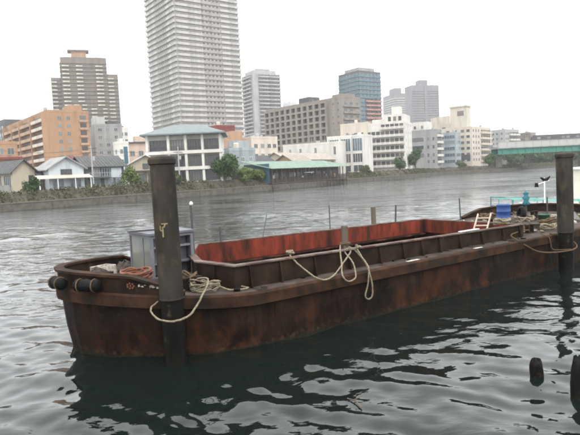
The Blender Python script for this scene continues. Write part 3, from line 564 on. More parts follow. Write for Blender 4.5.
b = MB(); b.box(0, 5, .8, 6, LAND-.3, 5.0); b.build('wall', K['darkwood'], T); shed_roof(T, 'roof', -.6, 5.2, -.6, 6.3, 5.05, 6.6, 'roofmint', 8); windows(T, 'f', 5, 6, (1.3, 3.6), (3.4,), 1.2, 1, sub=True)
for w_ in [c for c in T.children if c.name.startswith('window')]: w_.location.y = .8
T = house('brown_roofed_house', 'low weathered house with faded brown roof behind the boathouse', (-.4, 174), 60, 36, 8, 8.3, 10.4, 'beige', roofm='roofbrown', axis='x'); windows(T, 'f', 36, 8, lin(1, 35, 9), (6.2,), 2, 1.3, fm='framed')

# ------------------------------------------------------------ bridge
T = empty('road_bridge', (0, 0, 0)); tag(T, 'green steel girder bridge with pale panelled parapet crossing the river', 'bridge')
BX0, BX1, BY = 98.3, 230, 262
b = MB(); b.box(BX0, BX1, BY, BY+.5, 8.35, 10.3); b.box(BX0, BX1, BY-.5, BY+1, 8.0, 8.347); b.box(BX0, BX1, BY-.5, BY+1, 10.303, 10.7)
for x in np.arange(BX0+2, BX1, 3.6): b.box(x-.1, x+.1, BY-.35, BY-.003, 8.353, 10.297)
b.build('girder', K['bridge'], T)
b = MB(); b.box(BX0, BX1, BY+9, BY+9.5, 8.2, 10.6); b.build('girder', K['bridge'], T); b = MB(); b.box(BX0, BX1, BY-.8, BY+11.9, 10.703, 11.2); b.build('deck', K['grey2'], T)
pm = MB(); pm.box(-1.92, 1.92, -.12, .12, 0, 2.3); pm = pm.mesh('parapet_panel', K['parapet']); pp = MB(); pp.box(-.07, .07, -.2, .15, 0, 2.4); pp = pp.mesh('parapet_post', K['frame'])
for i in range(33): link('parapet_panel', pm, T, (BX0+2+i*4, BY-.5, 11.203)); link('parapet_post', pp, T, (BX0+i*4, BY-.5, 11.203))
b = MB(); b.box(BX0, BX1, BY-.75, BY-.3, 13.61, 13.75); b.build('parapet_rail', K['parapet'], T)
b = MB(); b.box(BX0+2, BX1, BY+12.003, BY+20, 11.6, 13.0); b.build('rail_deck', K['grey'], T)
for x in (146, 178, 210): b = MB(); b.box(x-1.2, x+1.2, BY+.2, BY+18, -2, 7.3); b.build('pier', K['conc'], T); b = MB(); b.box(x-1.7, x+1.7, BY-.3, BY+19, 7.303, 7.98); b.build('pier_head', K['conc'], T)
b = MB(); b.box(BX0-.5, BX0+2.5, BY+2, BY+12, 2, 7.97); b.build('abutment', K['conc'], T)
T = empty('train', (121.8, 280, 13.0)); tag(T, 'grey train with dark windows passing above the pale bridge parapet', 'train')
b = MB(); b.box(.9, 60, -1.35, 1.35, .8, 3.65); b.box(.0, .897, -1.3, 1.3, .8, 3.1); b.box(1.2, 59.8, -1.1, 1.1, 3.653, 3.95); b.build('carriage_body', K['framed'], T)
for x in list(np.arange(3, 58, 2.4)): b = MB(); b.box(x-.85, x+.85, -1.42, -1.353, 1.9, 2.95); b.build('window', K['glass'], T)
for x in (3, 16, 24, 37, 45, 57): b = MB(); b.box(x-.9, x+.9, -1, 1, 0, .797); b.build('bogie', K['framed'], T)

# ------------------------------------------------------------ vegetation on the far bank
tree('round_tree', (-14.6, 128.9, 2.3), 4.1, 6.6, 'large round dark green tree at the water below the red block', m=0, n=5200, size=.5, trunk=.12, seed=4)
tree('shrub', (-10.2, 134.0, 2.2), 2.6, 3.6, 'yellow green bush right beside the large round tree', 'bush', 1, 2200, .42, .08, 5)
tree('shrub', (-7.3, 136.6, 2.2), 2.0, 3.2, 'yellow green bush before the green roofed lean-to', 'bush', 1, 2200, .42, .08, 6)
tree('shrub', (26.2, 188, 2.4), 2.6, 3.2, 'low olive bush at the foot of the white apartments, right of the boathouse', 'bush', 3, 1300, .45, .08, 7)
tree('dark_tree', (43.2, 217, 2.4), 2.9, 6.6, 'dark bushy tree in front of the lower right corner of the white apartments', m=0, n=2200, size=.5, trunk=.1, seed=8)
tree('dark_tree', (52.5, 231, 2.8), 4.1, 10.2, 'tall dark tree between the white apartments and the grey office', m=0, n=2600, size=.55, trunk=.12, seed=9)
tree('dark_tree', (95.5, 264.5, 2.6), 3.6, 6.4, 'dark green tree at the left abutment of the bridge', m=0, n=2200, size=.6, trunk=.12, seed=10)
tree('shrub', (80, 260, 2.6), 3.2, 3.6, 'grey green bush under the glazed office block', 'bush', 3, 1200, .5, .08, 12)
tree('shrub', (-31.5, 112, 2.6), 2.2, 4.2, 'bright green garden bush left of the left mooring pile', 'bush', 1, 1500, .4, .08, 13)
tree('shrub', (-44.0, 96.3, 2.4), 1.7, 3.0, 'dark garden bush in front of the beige house', 'bush', 0, 1300, .35, .08, 14)
tree('shrub', (-24, 119.2, 2.6), 1.9, 2.6, 'small olive bush below the white restaurant', 'bush', 3, 1200, .4, .08, 15)
T = empty('bridge_shade_wall', (0,0,0)); tag(T, 'dark wall added behind the trees to stand for the shade under the bridge', 'wall')
b = MB(); b.box(122, 330, 341, 342, 2.5, 10.5); b.build('wall', K['conc'], T)  # added dark backdrop: the shade under the bridge built as a wall
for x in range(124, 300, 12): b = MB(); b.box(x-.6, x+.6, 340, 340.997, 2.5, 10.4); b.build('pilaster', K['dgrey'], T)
rr = random.Random(3)
names = ['leftmost', 'second from the left', 'third from the left', 'fourth from the left', 'fifth from the left', 'sixth from the left', 'seventh from the left', 'rightmost']
for i in range(8):
    tree('dark_tree', (118+i*10+rr.uniform(-1.5,1.5), (318 if i > 1 else 310)+14+rr.uniform(-2,5), LAND-.2), 7.2+rr.uniform(-.6,.8), 9.4+rr.uniform(-1,.6), f'dark tree in the row seen under the bridge, {names[i]}', m=0, n=2600, size=1.2, trunk=.08, seed=30+i, group='dark trees under the bridge')
jm = MB(); jm.box(-.12, .12, -.1, .06, -.9, 1.14); jm = jm.mesh('wall_pilaster', K['conc']); pr_ = subdiv(shore_off(0), 6.0)
for i, p in enumerate(pr_[:-1]):
    if -70 < p.x < 125 and p.y > 60: d_ = pr_[i+1]-p; link('wall_pilaster', jm, rev, (p.x, p.y, 0), math.atan2(d_.y, d_.x))
def utility_pole(x, y, h, label):
    T = empty('utility_pole', (x, y, LAND-.1)); tag(T, label, 'utility pole'); b = MB(); b.tube([(0,0,0),(0,0,h)], [.17,.11], 8); b.build('pole', K['grey2'], T)
    for z in (h-.5, h-1.3): b = MB(); b.beam((-.9,-.5,z), (.9,.5,z), .1, .1); b.build('crossarm', K['dgrey'], T)
    b = MB(); b.lathe([(.01,h-2.9),(.26,h-2.9),(.26,h-2.1),(.01,h-2.05)], 10, 0, (.35,.1)); b.build('transformer', K['grey2'], T)
UP = [(-52, 97.5), (-38.3, 110.5), (-24.5, 127), (-16, 140)]
for (x, y), lb in zip(UP, ('concrete utility pole in front of the beige house', 'concrete utility pole between the white gabled and the dark house', 'concrete utility pole before the white restaurant, behind the left mooring pile', 'concrete utility pole beside the blue grey corrugated house')): utility_pole(x, y, 8.2, lb)
for (a_, b_), lb in zip(zip(UP, UP[1:]), ('sagging wires left of the dark house', 'sagging wires between dark house and restaurant', 'sagging wires in front of the restaurant')):
    b = MB()
    for o_, z in ((-.7, 10.7), (.7, 10.7), (0, 9.9)): b.tube([((a_[0]+o_)*(1-t)+(b_[0]+o_)*t-a_[0], a_[1]*(1-t)+b_[1]*t+o_*.5-a_[1], z-LAND-.9*4*t*(1-t)) for t in np.linspace(0,1,9)], .022, 4)
    o = b.build('overhead_wires', K['framed'], None, loc=(a_[0], a_[1], LAND)); tag(o, lb, 'wires')
def bank_scrub():
    r = np.random.default_rng(9); a = subdiv(shore_off(.8), 1.0); b = subdiv(shore_off(3.6), 1.0); n = 130000; pts = []
    ia = r.integers(0, len(a)-1, n); t = r.random(n)
    A = np.array([(p.x, p.y) for p in a]); B_ = np.array([(p.x, p.y) for p in b]); jb = (ia*(len(b)-1)/(len(a)-1)).astype(int)
    P = A[ia]*(1-t)[:, None] + B_[jb]*t[:, None] + r.normal(0, .25, (n, 2))
    ok = (P[:, 0] > -72) & (P[:, 0] < 190) & (P[:, 1] > 40); P = P[ok]; t = t[ok]; n = len(P)
    dens = np.sin(P[:, 0]*.9)*np.sin(P[:, 1]*.7+1) + .6*np.sin(P[:, 0]*.23+2)
    hgt = np.clip(.42+.4*dens, .08, 1.1)*np.clip(1.25-P[:, 1]/400, .6, 1.2); Z = 1.25 + 1.8*t + r.random(n)*hgt
    P_in = ~((P[:, 0] > -7) & (P[:, 0] < 18)); keep = P_in & (r.random(n) < np.clip(.8+.4*dens, .35, 1)); P = P[keep]; Z = Z[keep]; n = len(P)
    d = r.normal(size=(n,3)); d /= np.linalg.norm(d, axis=1)[:, None]; c = np.column_stack([P, Z]); u = np.cross(d, r.normal(size=(n,3))); u /= np.linalg.norm(u, axis=1)[:, None]
    s = (.22+.3*r.random(n))[:, None]; q = np.stack([c-d*s*.5, c+u*s*.3, c+d*s*.6, c-u*s*.3], 1)
    col = r.random(n) < .55
    for k, (mk, nm) in enumerate(((col, 2), (~col, 3))):
        tag(link('scrub' if k == 0 else 'weeds', leafmesh('scrub', q[mk].reshape(-1, 3), LM[nm])), kind='stuff')
bank_scrub()
# ------------------------------------------------------------ barge
BO, BA = (-1.25, 12.4), math.atan2(.592, .806)
barge = empty('barge', (BO[0], BO[1], 0), BA); tag(barge, 'rusty black steel hopper barge with empty red hold moored between two piles', 'barge')
def hullmat():
    m = bpy.data.materials.new('rusty black hull'); m.use_nodes = True; t = m.node_tree; b = t.nodes['Principled BSDF']; n = t.nodes.new; l = t.links.new; b.inputs['Specular IOR Level'].default_value = .09
    tc_ = n('ShaderNodeTexCoord'); sp = n('ShaderNodeSeparateXYZ'); l(tc_.outputs['Object'], sp.inputs[0])
    def noise(sc, st, det=8, loc=(0,0,0), ro=.6):
        a = n('ShaderNodeMapping'); a.inputs['Scale'].default_value = st; a.inputs['Location'].default_value = loc; l(tc_.outputs['Object'], a.inputs[0]); q = n('ShaderNodeTexNoise'); q.inputs['Scale'].default_value = sc; q.inputs['Detail'].default_value = det; q.inputs['Roughness'].default_value = ro; l(a.outputs[0], q.inputs[0]); return q
    def rng(src, a, b_, c=0, d=1):
        q = n('ShaderNodeMapRange'); q.inputs[1].default_value = a; q.inputs[2].default_value = b_; q.inputs[3].default_value = c; q.inputs[4].default_value = d; l(src, q.inputs[0]); return q
    def mix(f, a, c):
        q = n('ShaderNodeMixRGB'); l(f, q.inputs[0])
        if isinstance(a, tuple): q.inputs[1].default_value = (*a, 1)
        else: l(a, q.inputs[1])
        q.inputs[2].default_value = (*c, 1); return q.outputs[0]
    def mul(a, b_):
        q = n('ShaderNodeMath'); q.operation = 'MULTIPLY'; l(a, q.inputs[0]); l(b_, q.inputs[1]); q.use_clamp = True; return q.outputs[0]
    def addm(a, b_):
        q = n('ShaderNodeMath'); q.operation = 'ADD'; l(a, q.inputs[0]); l(b_, q.inputs[1]); q.use_clamp = True; return q.outputs[0]
    n1 = noise(1.6, (1,1,.5)); c = mix(rng(n1.outputs[0], .4, .62).outputs[0], (.0060,.0042,.0034), (.018,.0095,.006))
    n2 = noise(1.1, (1,1,.55), loc=(4,2,1), ro=.72); low = rng(sp.outputs[2], .15, .9, 1, .5)
    rust = rng(n2.outputs[0],   .50, .70); f = mul(rust.outputs[0], low.outputs[0]); c = mix(f, c, (.068,.024,.009))
    n3 = noise(4.5, (1,1,.10), loc=(1,7,0)); c = mix(mul(rng(n3.outputs[0], .55, .75).outputs[0], rng(sp.outputs[2], .0, 1.3, .3, .8).outputs[0]), c, (.040,.018,.010))
    n5 = noise(2.2, (1,1,1), loc=(9,1,3)); c = mix(mul(rng(n5.outputs[0], .62, .74).outputs[0], rng(sp.outputs[2], .5, .9, 0, .6).outputs[0]), c, (.03,.04,.026))
    n4 = noise(9, (1,1,1), loc=(2,2,2)); band = rng(sp.outputs[2], .10, .26, 1, 0); c = mix(mul(rng(n4.outputs[0], .50, .72).outputs[0], band.outputs[0]), c, (.07,.045,.025))
    wet = rng(sp.outputs[2], .03, .10, .75, 0); c = mix(wet.outputs[0], c, (.012,.014,.010))
    l(c, b.inputs['Base Color']); l(rng(n2.outputs[0], .4, .7, .42, .85).outputs[0], b.inputs['Roughness'])
    bp = n('ShaderNodeBump'); bp.inputs['Distance'].default_value = .06; nb = noise(2.6, (1,1,.8)); l(nb.outputs[0], bp.inputs['Height']); l(bp.outputs[0], b.inputs['Normal']); return m
K['hull'] = hullmat()
K['strake'] = mat('rusty brown strake', (.014,.009,.006), (.052,.025,.013), scale=2.6, spec=.10, rough=.8, stain=(.016,.016,.013), sscale=2.3, sthr=(.52,.66), bump=.012, bscale=7)
K['deck'] = mat('grimy brown deck', (.035,.028,.024), (.08,.064,.053), scale=2.2, spec=.10, rough=.85, stain=(.04,.028,.022), sscale=1.6, bump=.01, bscale=10)
K['coam'] = mat('black brown coaming', (.010,.0065,.005), (.032,.018,.011), scale=2, spec=.10, rough=.75, stain=(.10,.045,.025), sscale=1.5, sstr=(1,1,.5), sthr=(.58,.72), bump=.01, bscale=8)
K['cap'] = mat('worn coaming cap', (.065,.047,.038), (.16,.125,.105), scale=2.4, spec=.10, rough=.7, stain=(.07,.03,.02), sscale=2.5, sthr=(.5,.62), bump=.005, bscale=14)
K['holdred'] = mat('faded red hold paint', (.20,.036,.019), (.10,.022,.014), scale=3.2, stretch=(1,1,.4), spec=.10, rough=.75, stain=(.035,.015,.010), sscale=3.0, sstr=(1,1,.22), sthr=(.44,.66), bump=.008, bscale=6)
K['holddark'] = mat('dark rusted hold', (.030,.011,.008), (.014,.008,.006), scale=1.5, spec=.10, rough=.85, stain=(.15,.05,.03), sscale=1.0, sthr=(.55,.7), bump=.012, bscale=6)
K['rubber'] = mat('black rubber', (.0035,.0035,.004), (.007,.007,.0075), scale=5, spec=.10, rough=.6, bump=.006, bscale=20)
K['rope'] = mat('pale rope', (.26,.225,.16), (.14,.115,.08), scale=25, spec=.10, rough=.95, bump=.004, bscale=90)
K['ropebr'] = mat('brown rope', (.13,.09,.055), (.07,.047,.03), scale=25, spec=.10, rough=.95, bump=.004, bscale=90)
K['wood'] = mat('weathered timber', (.16,.13,.10), (.08,.065,.05), scale=3, stretch=(1,1,.15), spec=.10, rough=.95, bump=.01, bscale=12)
K['pile'] = mat('weathered steel pile', (.040,.035,.029), (.017,.015,.0135), scale=2.4, stretch=(1,1,.3), spec=.10, rough=.8, stain=(.075,.060,.040), sscale=2.3, sstr=(1,1,.5), sthr=(.55,.72), bump=.012, bscale=6)
K['pilewet'] = mat('wet fouled pile', (.004,.0038,.0035), (.009,.0075,.006), scale=2, spec=.10, rough=.55, stain=(.06,.05,.03), sscale=2.2, sthr=(.6,.72), bump=.015, bscale=8)
K['steelgrey'] = mat('pale grey steel', (.13,.135,.15), (.085,.09,.10), scale=2, rough=.6, stain=(.15,.09,.05), sscale=2, sthr=(.6,.75))
K['pane'] = mat('milky window pane', (.10,.115,.11), (.19,.185,.16), scale=1.2, rough=.25)
K['bluedrum'] = mat('blue plastic drum', (.010,.042,.17), (.014,.055,.21), scale=2, rough=.45); K['boatwhite'] = mat('boat white gelcoat', (.72,.74,.74), (.62,.64,.64), scale=1.5, rough=.35)
K['tealpaint'] = mat('teal rail paint', (.02,.20,.17), (.03,.16,.14), scale=3, rough=.5); K['tealcloth'] = mat('teal cloth', (.015,.09,.12), (.04,.20,.22), scale=6, rough=.9)
K['yellow'] = mat('yellow paint marks', (.26,.22,.09), (.12,.10,.05), scale=12, rough=.8); K['orangepaint'] = mat('orange paint', (.20,.062,.03), (.09,.035,.02), scale=10, rough=.8); K['whitemark'] = mat('worn white lettering', (.55,.53,.48), (.32,.28,.24), scale=14, rough=.8)
K['ladder'] = mat('pale wooden ladder', (.55,.47,.38), (.42,.35,.27), scale=4, rough=.8)

HALF = [(-3.02,3.0),(-2.94,2.55),(-2.72,2.1),(-2.35,1.62),(-1.95,1.2),(-1.5,.82),(-1.05,.5),(-.6,.26),(-.15,.1),(.4,.02),(1.2,0)]
def outline():
    near = HALF + [(float(s), 0.0) for s in np.arange(2.2, 16.4, 1.0)]
    stern = [(16.9,.03),(17.5,.15),(18.1,.4),(18.7,.85),(19.2,1.5),(19.5,2.2),(19.6,3.0)]
    h = near + stern; return h + [(s, 6-w_) for s, w_ in h[-2:0:-1]]
OUTL = outline()
def sheer(s): return 1.3 + (.28*min(1, (.5-s)/3.4)**1.3 if s < .5 else 0) + (.30*min(1, (s-14)/5.5)**1.3 if s > 14 else 0)
def offs(pts, off):
    n = len(pts); res = []
    for i, p in enumerate(pts):
        a = Vector(pts[i-1]); b = Vector(pts[(i+1) % n]); d = (b-a).normalized(); nr = Vector((d.y, -d.x)); res.append((p[0]+nr.x*off, p[1]+nr.y*off))
    return res
def rake(p):   # how far the hull tucks in at the waterline near the ends
    s = p[0]; return    .03 + .17*max(0, min(1, (1-s)/3.5)) + .4*max(0, min(1, (s-14)/5))
def ringz(off, zf, rk=0):
    n = len(OUTL); o1 = offs(OUTL, 1.0); res = []
    for p, q in zip(OUTL, o1):
        k = off - rk*rake(p); res.append((p[0]+(q[0]-p[0])*k, p[1]+(q[1]-p[1])*k, zf(p[0])))
    return res
def rings(mb, rs, m=0, close=False):
    n = len(rs[0]); o = [v for r in rs for v in r]; fs = []
    for i in range(len(rs)-1 if not close else len(rs)):
        a, b = i*n, ((i+1) % len(rs))*n
        for k in range(n): fs.append((a+k, a+(k+1) % n, b+(k+1) % n, b+k))
    mb.add(o, fs, m)
b = MB(); rings(b, [ringz(0, lambda s: -.8, 1.6), ringz(0, lambda s: 0, 1), ringz(0, lambda s: .6, .45), ringz(0, lambda s: sheer(s)-.02, 0)])
n0 = len(OUTL); b.add(ringz(0, lambda s: -.8, 1.6), [tuple(range(n0))[::-1]]); b.build('hull', K['hull'], barge, smooth=False)
b = MB(); rings(b, [ringz(.0, lambda s: sheer(s)-.30), ringz(.09, lambda s: sheer(s)-.27), ringz(.10, lambda s: sheer(s)-.02), ringz(.06, lambda s: sheer(s)+.02), ringz(-.04, lambda s: sheer(s)+.02)]); b.build('rubbing_strake', K['strake'], barge)
HOLD = [(.35,.65),(.1,1.95),(.7,3.6),(1.7,5.25),(12.5,5.25),(12.35,.65)]
def deckplate():
    bm = bmesh.new(); 
    def loop(ps):
        vs = [bm.verts.new((s,w_,sheer(s)+.004)) for s, w_ in ps]; return [bm.edges.new((vs[i], vs[(i+1) % len(vs)])) for i in range(len(vs))]
    e = loop(OUTL) + loop(HOLD); bmesh.ops.triangle_fill(bm, use_beauty=True, use_dissolve=False, edges=e)
    for f in bm.faces:
        f.normal_update()
        if f.normal.z < 0: f.normal_flip()
    me = bpy.data.meshes.new('deck'); bm.to_mesh(me); bm.free(); me.materials.append(K['deck']); link('deck', me, barge)
deckplate()
# weld seams between the hull plates
for i in range(9):
    s = 1.0 + i*1.75; b = MB(); b.tube([(s, .045, -.1), (s, .035, .5), (s, -.004, sheer(s)-.31)], .012, 5); b.build('weld_seam', K['hull'], barge)
b = MB(); b.tube([(s, .012+.0*s, .72) for s in np.arange(1.2, 16.2, 1.0)], .010, 5); b.build('weld_seam', K['hull'], barge)
# bulwarks at bow and stern (open rails of plate standing on the deck edge)
def bulwark(cond, h, name):
    idx = [i for i in range(len(OUTL)) if cond(*OUTL[i])]
    # order so that the run is contiguous
    k = next(j for j in range(1, len(idx)) if idx[j]-idx[j-1] != 1) if idx[0] == 0 else 0
    idx = idx[k:] + idx[:k]; n = len(idx)
    o1 = ringz(.03, lambda s: 0); i1 = ringz(-.05, lambda s: 0); o2 = ringz(.10, lambda s: 0); i2 = ringz(-.12, lambda s: 0); b = MB(); vs = []; cp = []
    for q, j in enumerate(idx):
        s = OUTL[j][0]; hh = h*min(1, (q+.15)/2.2, (n-1-q+.15)/2.2) + .02; z0 = sheer(s)+.021; z1 = z0+hh
        vs += [(*o1[j][:2], z0), (*o1[j][:2], z1), (*i1[j][:2], z1), (*i1[j][:2], z0)]; cp += [(*o2[j][:2], z1+.003), (*o2[j][:2], z1+.06), (*i2[j][:2], z1+.06), (*i2[j][:2], z1+.003)]
    fs = [(4*q+k, 4*q+4+k, 4*q+4+(k+1) % 4, 4*q+(k+1) % 4) for q in range(n-1) for k in range(4)]
    b.add(vs, fs); b.build(name, K['coam'], barge); b = MB(); b.add(cp, fs + [(0,1,2,3), (4*n-1,4*n-2,4*n-3,4*n-4)]); b.build('bulwark_rail', K['strake'], barge)
bulwark(lambda s, w_: s < (-1.0 if w_ < 3 else .9), .33, 'bow_bulwark')
bulwark(lambda s, w_: s > (15.9 if w_ > 3 else 17.6), .28, 'stern_bulwark')
# coaming round the hold
def ctop(s): return 1.87 - .0115*s
def coaming():
    n = len(HOLD); cen = Vector((6.3, 3))
    def seg_off(i, o):   # mitred offset outward
        p = Vector(HOLD[i]); a = Vector(HOLD[i-1]); c = Vector(HOLD[(i+1) % n]); d1 = (p-a).normalized(); d2 = (c-p).normalized(); n1 = Vector((-d1.y, d1.x)); n2 = Vector((-d2.y, d2.x)); m_ = (n1+n2); m_ = m_/max(.3, m_.dot(n1)); 
        return p + m_*o
    # HOLD runs clockwise or not: choose the sign that moves away from the centre
    sg = 1 if (seg_off(0, .1)-cen).length > (Vector(HOLD[0])-cen).length else -1
    O = [seg_off(i, sg*.09) for i in range(n)]; I = [Vector(p) for p in HOLD]; C0 = [seg_off(i, sg*.15) for i in range(n)]; C1 = [seg_off(i, -sg*.05) for i in range(n)]
    for i in range(n):
        j = (i+1) % n; b = MB(); vs = []
        for q in (i, j): zt = ctop(HOLD[q][0]); zb = sheer(HOLD[q][0])+.006; vs += [(*O[q], zb), (*O[q], zt), (*I[q], zt), (*I[q], zb)]
        fs = [(k, 4+k, 4+(k+1) % 4, (k+1) % 4) for k in range(4)]; b.add(vs, fs)
        # stiffener brackets on the outside
        L_ = (O[j]-O[i]).length; nb = max(1, int(L_/.95)); d = (O[j]-O[i]).normalized(); nr = (O[i]-I[i]); nr = (nr - d*nr.dot(d)).normalized()
        b.build('coaming_plate', K['coam'], barge)
        for q in range(nb):
            t = (q+.5+.22*math.sin(q*5.3+i))/nb; p = O[i].lerp(O[j], t); s = p.x; r = MB(); zt = ctop(s)-.02; zb = sheer(s)+.01
            r.add([(*(p-d*.025), zb), (*(p+d*.025), zb), (*(p+d*.018+nr*.13), zb), (*(p-d*.018+nr*.13), zb), (*(p-d*.025), zt), (*(p+d*.025), zt), (*(p+d*.018+nr*.04), zt), (*(p-d*.018+nr*.04), zt)], [(0,3,2,1),(4,5,6,7),(0,1,5,4),(1,2,6,5),(2,3,7,6),(3,0,4,7)]); r.build('stiffener', K['coam'], barge)
        c = MB(); vs = []
        for q in (i, j): zt = ctop(HOLD[q][0])+.003; vs += [(*C0[q], zt), (*C0[q], zt+.035), (*C1[q], zt+.035), (*C1[q], zt)]
        c.add(vs, fs + [(0,1,2,3), (7,6,5,4)]); c.build('coaming_cap', K['cap'], barge)
        # inner red plates, one per panel, and the dark lower wall
        np_ = max(1, int(L_/1.8)); di = (I[j]-I[i]); ln = di.length; di.normalize(); inr = -nr
        for q in range(np_):
            a = I[i] + di*(ln*q/np_+.004); e = I[i] + di*(ln*(q+1)/np_-.004); r = MB(); vs = []
            for p in (a, e): zt = ctop(p.x)-.005; vs += [(*(p+inr*.003), 1.2), (*(p+inr*.06), 1.2), (*(p+inr*.06), zt), (*(p+inr*.003), zt)]
            r.add(vs, fs + [(0,1,2,3), (7,6,5,4)]); r.build('hold_plate', K['holdred'], barge)
        r = MB(); vs = []
        for p in (I[i], I[j]): vs += [(*(p-inr*.05), .15), (*(p-inr*.05), 1.45)]
        r.add(vs, [(0,1,3,2)]); r.build('hold_wall', K['holddark'], barge)
        for q in range(max(1, int(ln/1.2))):
            p = I[i] + di*(ln*(q+.5)/max(1, int(ln/1.2))); r = MB(); r.beam((*(p+inr*.02), .15), (*(p+inr*.02), 1.17), .08, .08); r.build('hold_frame', K['holddark'], barge)
    b = MB(); b.prism(HOLD, .05, .18); b.build('hold_floor', K['holddark'], barge)
    b = MB(); b.beam((1.9, 5.11, 1.16), (12.4, 5.11, 1.16), .2, .05); b.build('hold_ledge', K['holddark'], barge)
coaming()
# stanchions along the far coaming
for s, w_, z0, z1, r_, ln, m_ in ((2.61,5.3,1.88,2.37,.03,-.03,'framed'), (4.15,5.3,1.8,2.6,.014,.3,'framed'), (7.29,5.3,1.8,2.73,.02,0,'framed'), (10.83,5.3,1.78,2.48,.035,.07,'framed'), (15.72,5.7,1.4,2.45,.03,-.08,'framed')):
    b = MB(); b.tube([(s,w_,z0-.3),(s+ln,w_,z1)], r_, 8); b.lathe([(r_*2.2, z0-.3), (r_*2.2, z0-.24), (r_, z0-.2)], 8, 0, (s, w_)); b.build('stanchion', K[m_], barge)
b = MB(); b.box(9.55,9.69,5.26,5.4,1.5,2.49); b.build('timber_post', K['wood'], barge)
b = MB(); b.tube([(3.85,.66,1.5),(3.86,.66,2.47),(3.86,.66,2.5)], [.095,.095,.08], 12); b.build('bollard_post', K['wood'], barge)
b = MB(); b.tube([(16.9,3.1,1.5),(16.9,3.1,2.25)], .045, 8); b.build('stanchion', K['framed'], barge)
b = MB(); b.tube([(17.6,2.5,1.5),(17.6,2.5,2.4)], .035, 8); b.build('stanchion', K['framed'], barge)
# twin bitts on the decks
for s, w_ in ((-.55, 1.15), (-1.7, 3.0), (13.6, 1.0), (17.4, 3.0)):
    b = MB(); z = sheer(s); 
    for q in (-.16, .16): b.lathe([(.075,z),(.075,z+.26),(.1,z+.27),(.1,z+.32),(.01,z+.33)], 12, 0, (s+q, w_))
    b.box(s-.32, s+.32, w_-.13, w_+.13, z+.004, z+.03); b.build('bitt', K['coam'], barge)
# hatches, patches of bare metal
for s, w_, a_, b_ in ((14.3,3.9,.9,.7),(-.9,2.0,.5,.5),(15.1,1.6,.6,.5)):
    b = MB(); z = sheer(s); b.box(s-a_/2, s+a_/2, w_-b_/2, w_+b_/2, z+.01, z+.14); b.box(s-a_/2-.03, s+a_/2+.03, w_-b_/2-.03, w_+b_/2+.03, z+.143, z+.17); b.build('hatch', K['deck'], barge)
# bow marks: orange emblem and white letters; worn, not legible
def bow_frame(t):   # point & direction on near bow shoulder, outside of the bulwark
    P = [Vector((*p[:2], 0)) for p in ringz(.034, lambda s: 0)][:11]
    ls = [0]; 
    for a, c in zip(P, P[1:]): ls.append(ls[-1]+(c-a).length)
    x = t*ls[-1]
    for i in range(10):
        if x <= ls[i+1]+1e-6: f = (x-ls[i])/(ls[i+1]-ls[i]); return P[i].lerp(P[i+1], f), (P[i+1]-P[i]).normalized()
def bowmark(t, z, w_, h, m_, name):
    p, d = bow_frame(t); nr = Vector((d.y, -d.x, 0)); b = MB(); zz = sheer(p.x)+z; c = p + nr*.012; b.beam((c - d*w_/2) + Vector((0,0,zz)), (c + d*w_/2) + Vector((0,0,zz)), .012, h); return b.v, b.f
em = MB(); wt = MB(); rl = random.Random(5)
for a in range(7):
    th = a*2*math.pi/7; v, f = bowmark(.375 + .013*math.cos(th), .20+.055*math.sin(th), .035, .035, '', ''); em.add(v, f)
v, f = bowmark(.375, .20, .03, .04, '', ''); em.add(v, f); v, f = bowmark(.525, .03, .07, .08, '', ''); em.add(v, f); v, f = bowmark(.522, .08, .03, .06, '', ''); em.add(v, f)
x = .41
for ch in '1110111101':
    if ch == '1':
        for _ in range(3): v, f = bowmark(x + rl.uniform(-.004,.004), .21+rl.uniform(-.022,.022), rl.choice((.012,.045)), rl.choice((.012,.05)), '', ''); wt.add(v, f)
    x += .0115
em.build('painted_emblem', K['orangepaint'], barge); tag(wt.build('painted_lettering', K['whitemark'], barge), kind='stuff')

# ------------------------------------------------------------ things on the barge (built in barge coordinates, placed in the world)
def onb(s, w_, z=0): c, q = math.cos(BA), math.sin(BA); return Vector((BO[0]+s*c-w_*q, BO[1]+s*q+w_*c, z))
def rope(name, pts, r, m_, label, cat='rope', group=None, sub=4, jit=0, n=7):
    ps = [onb(*p) for p in pts]; sm = []
    for i in range(len(ps)-1):
        p0, p1, p2, p3 = ps[max(i-1,0)], ps[i], ps[i+1], ps[min(i+2, len(ps)-1)]
        for k in range(sub):
            t = k/sub; sm.append(.5*((2*p1) + (p2-p0)*t + (2*p0-5*p1+4*p2-p3)*t*t + (3*p1-p0-3*p2+p3)*t**3))
    sm.append(ps[-1]); jq = random.Random(len(label)); sm = [p + Vector((jq.uniform(-1,1), jq.uniform(-1,1), jq.uniform(-1,1)))*.006 for p in sm]; o = sm[0].copy(); b = MB(); b.tube([p-o for p in sm], [r*(1+jq.uniform(-.12,.12)) for _ in sm], n); ob = b.build(name, K[m_], None, smooth=True, loc=o); tag(ob, label, cat, group); return ob
def ring_pts(s, w_, z, r, turns, seed=0, zr=.03, ex=1.0):
    rr_ = random.Random(seed); return [(s + (r+rr_.uniform(-.05,.05))*math.cos(a)*ex, w_ + (r+rr_.uniform(-.05,.05))*math.sin(a), z + zr*rr_.random() + i*.0022) for i, a in enumerate(np.arange(0, turns*6.283, .55))]
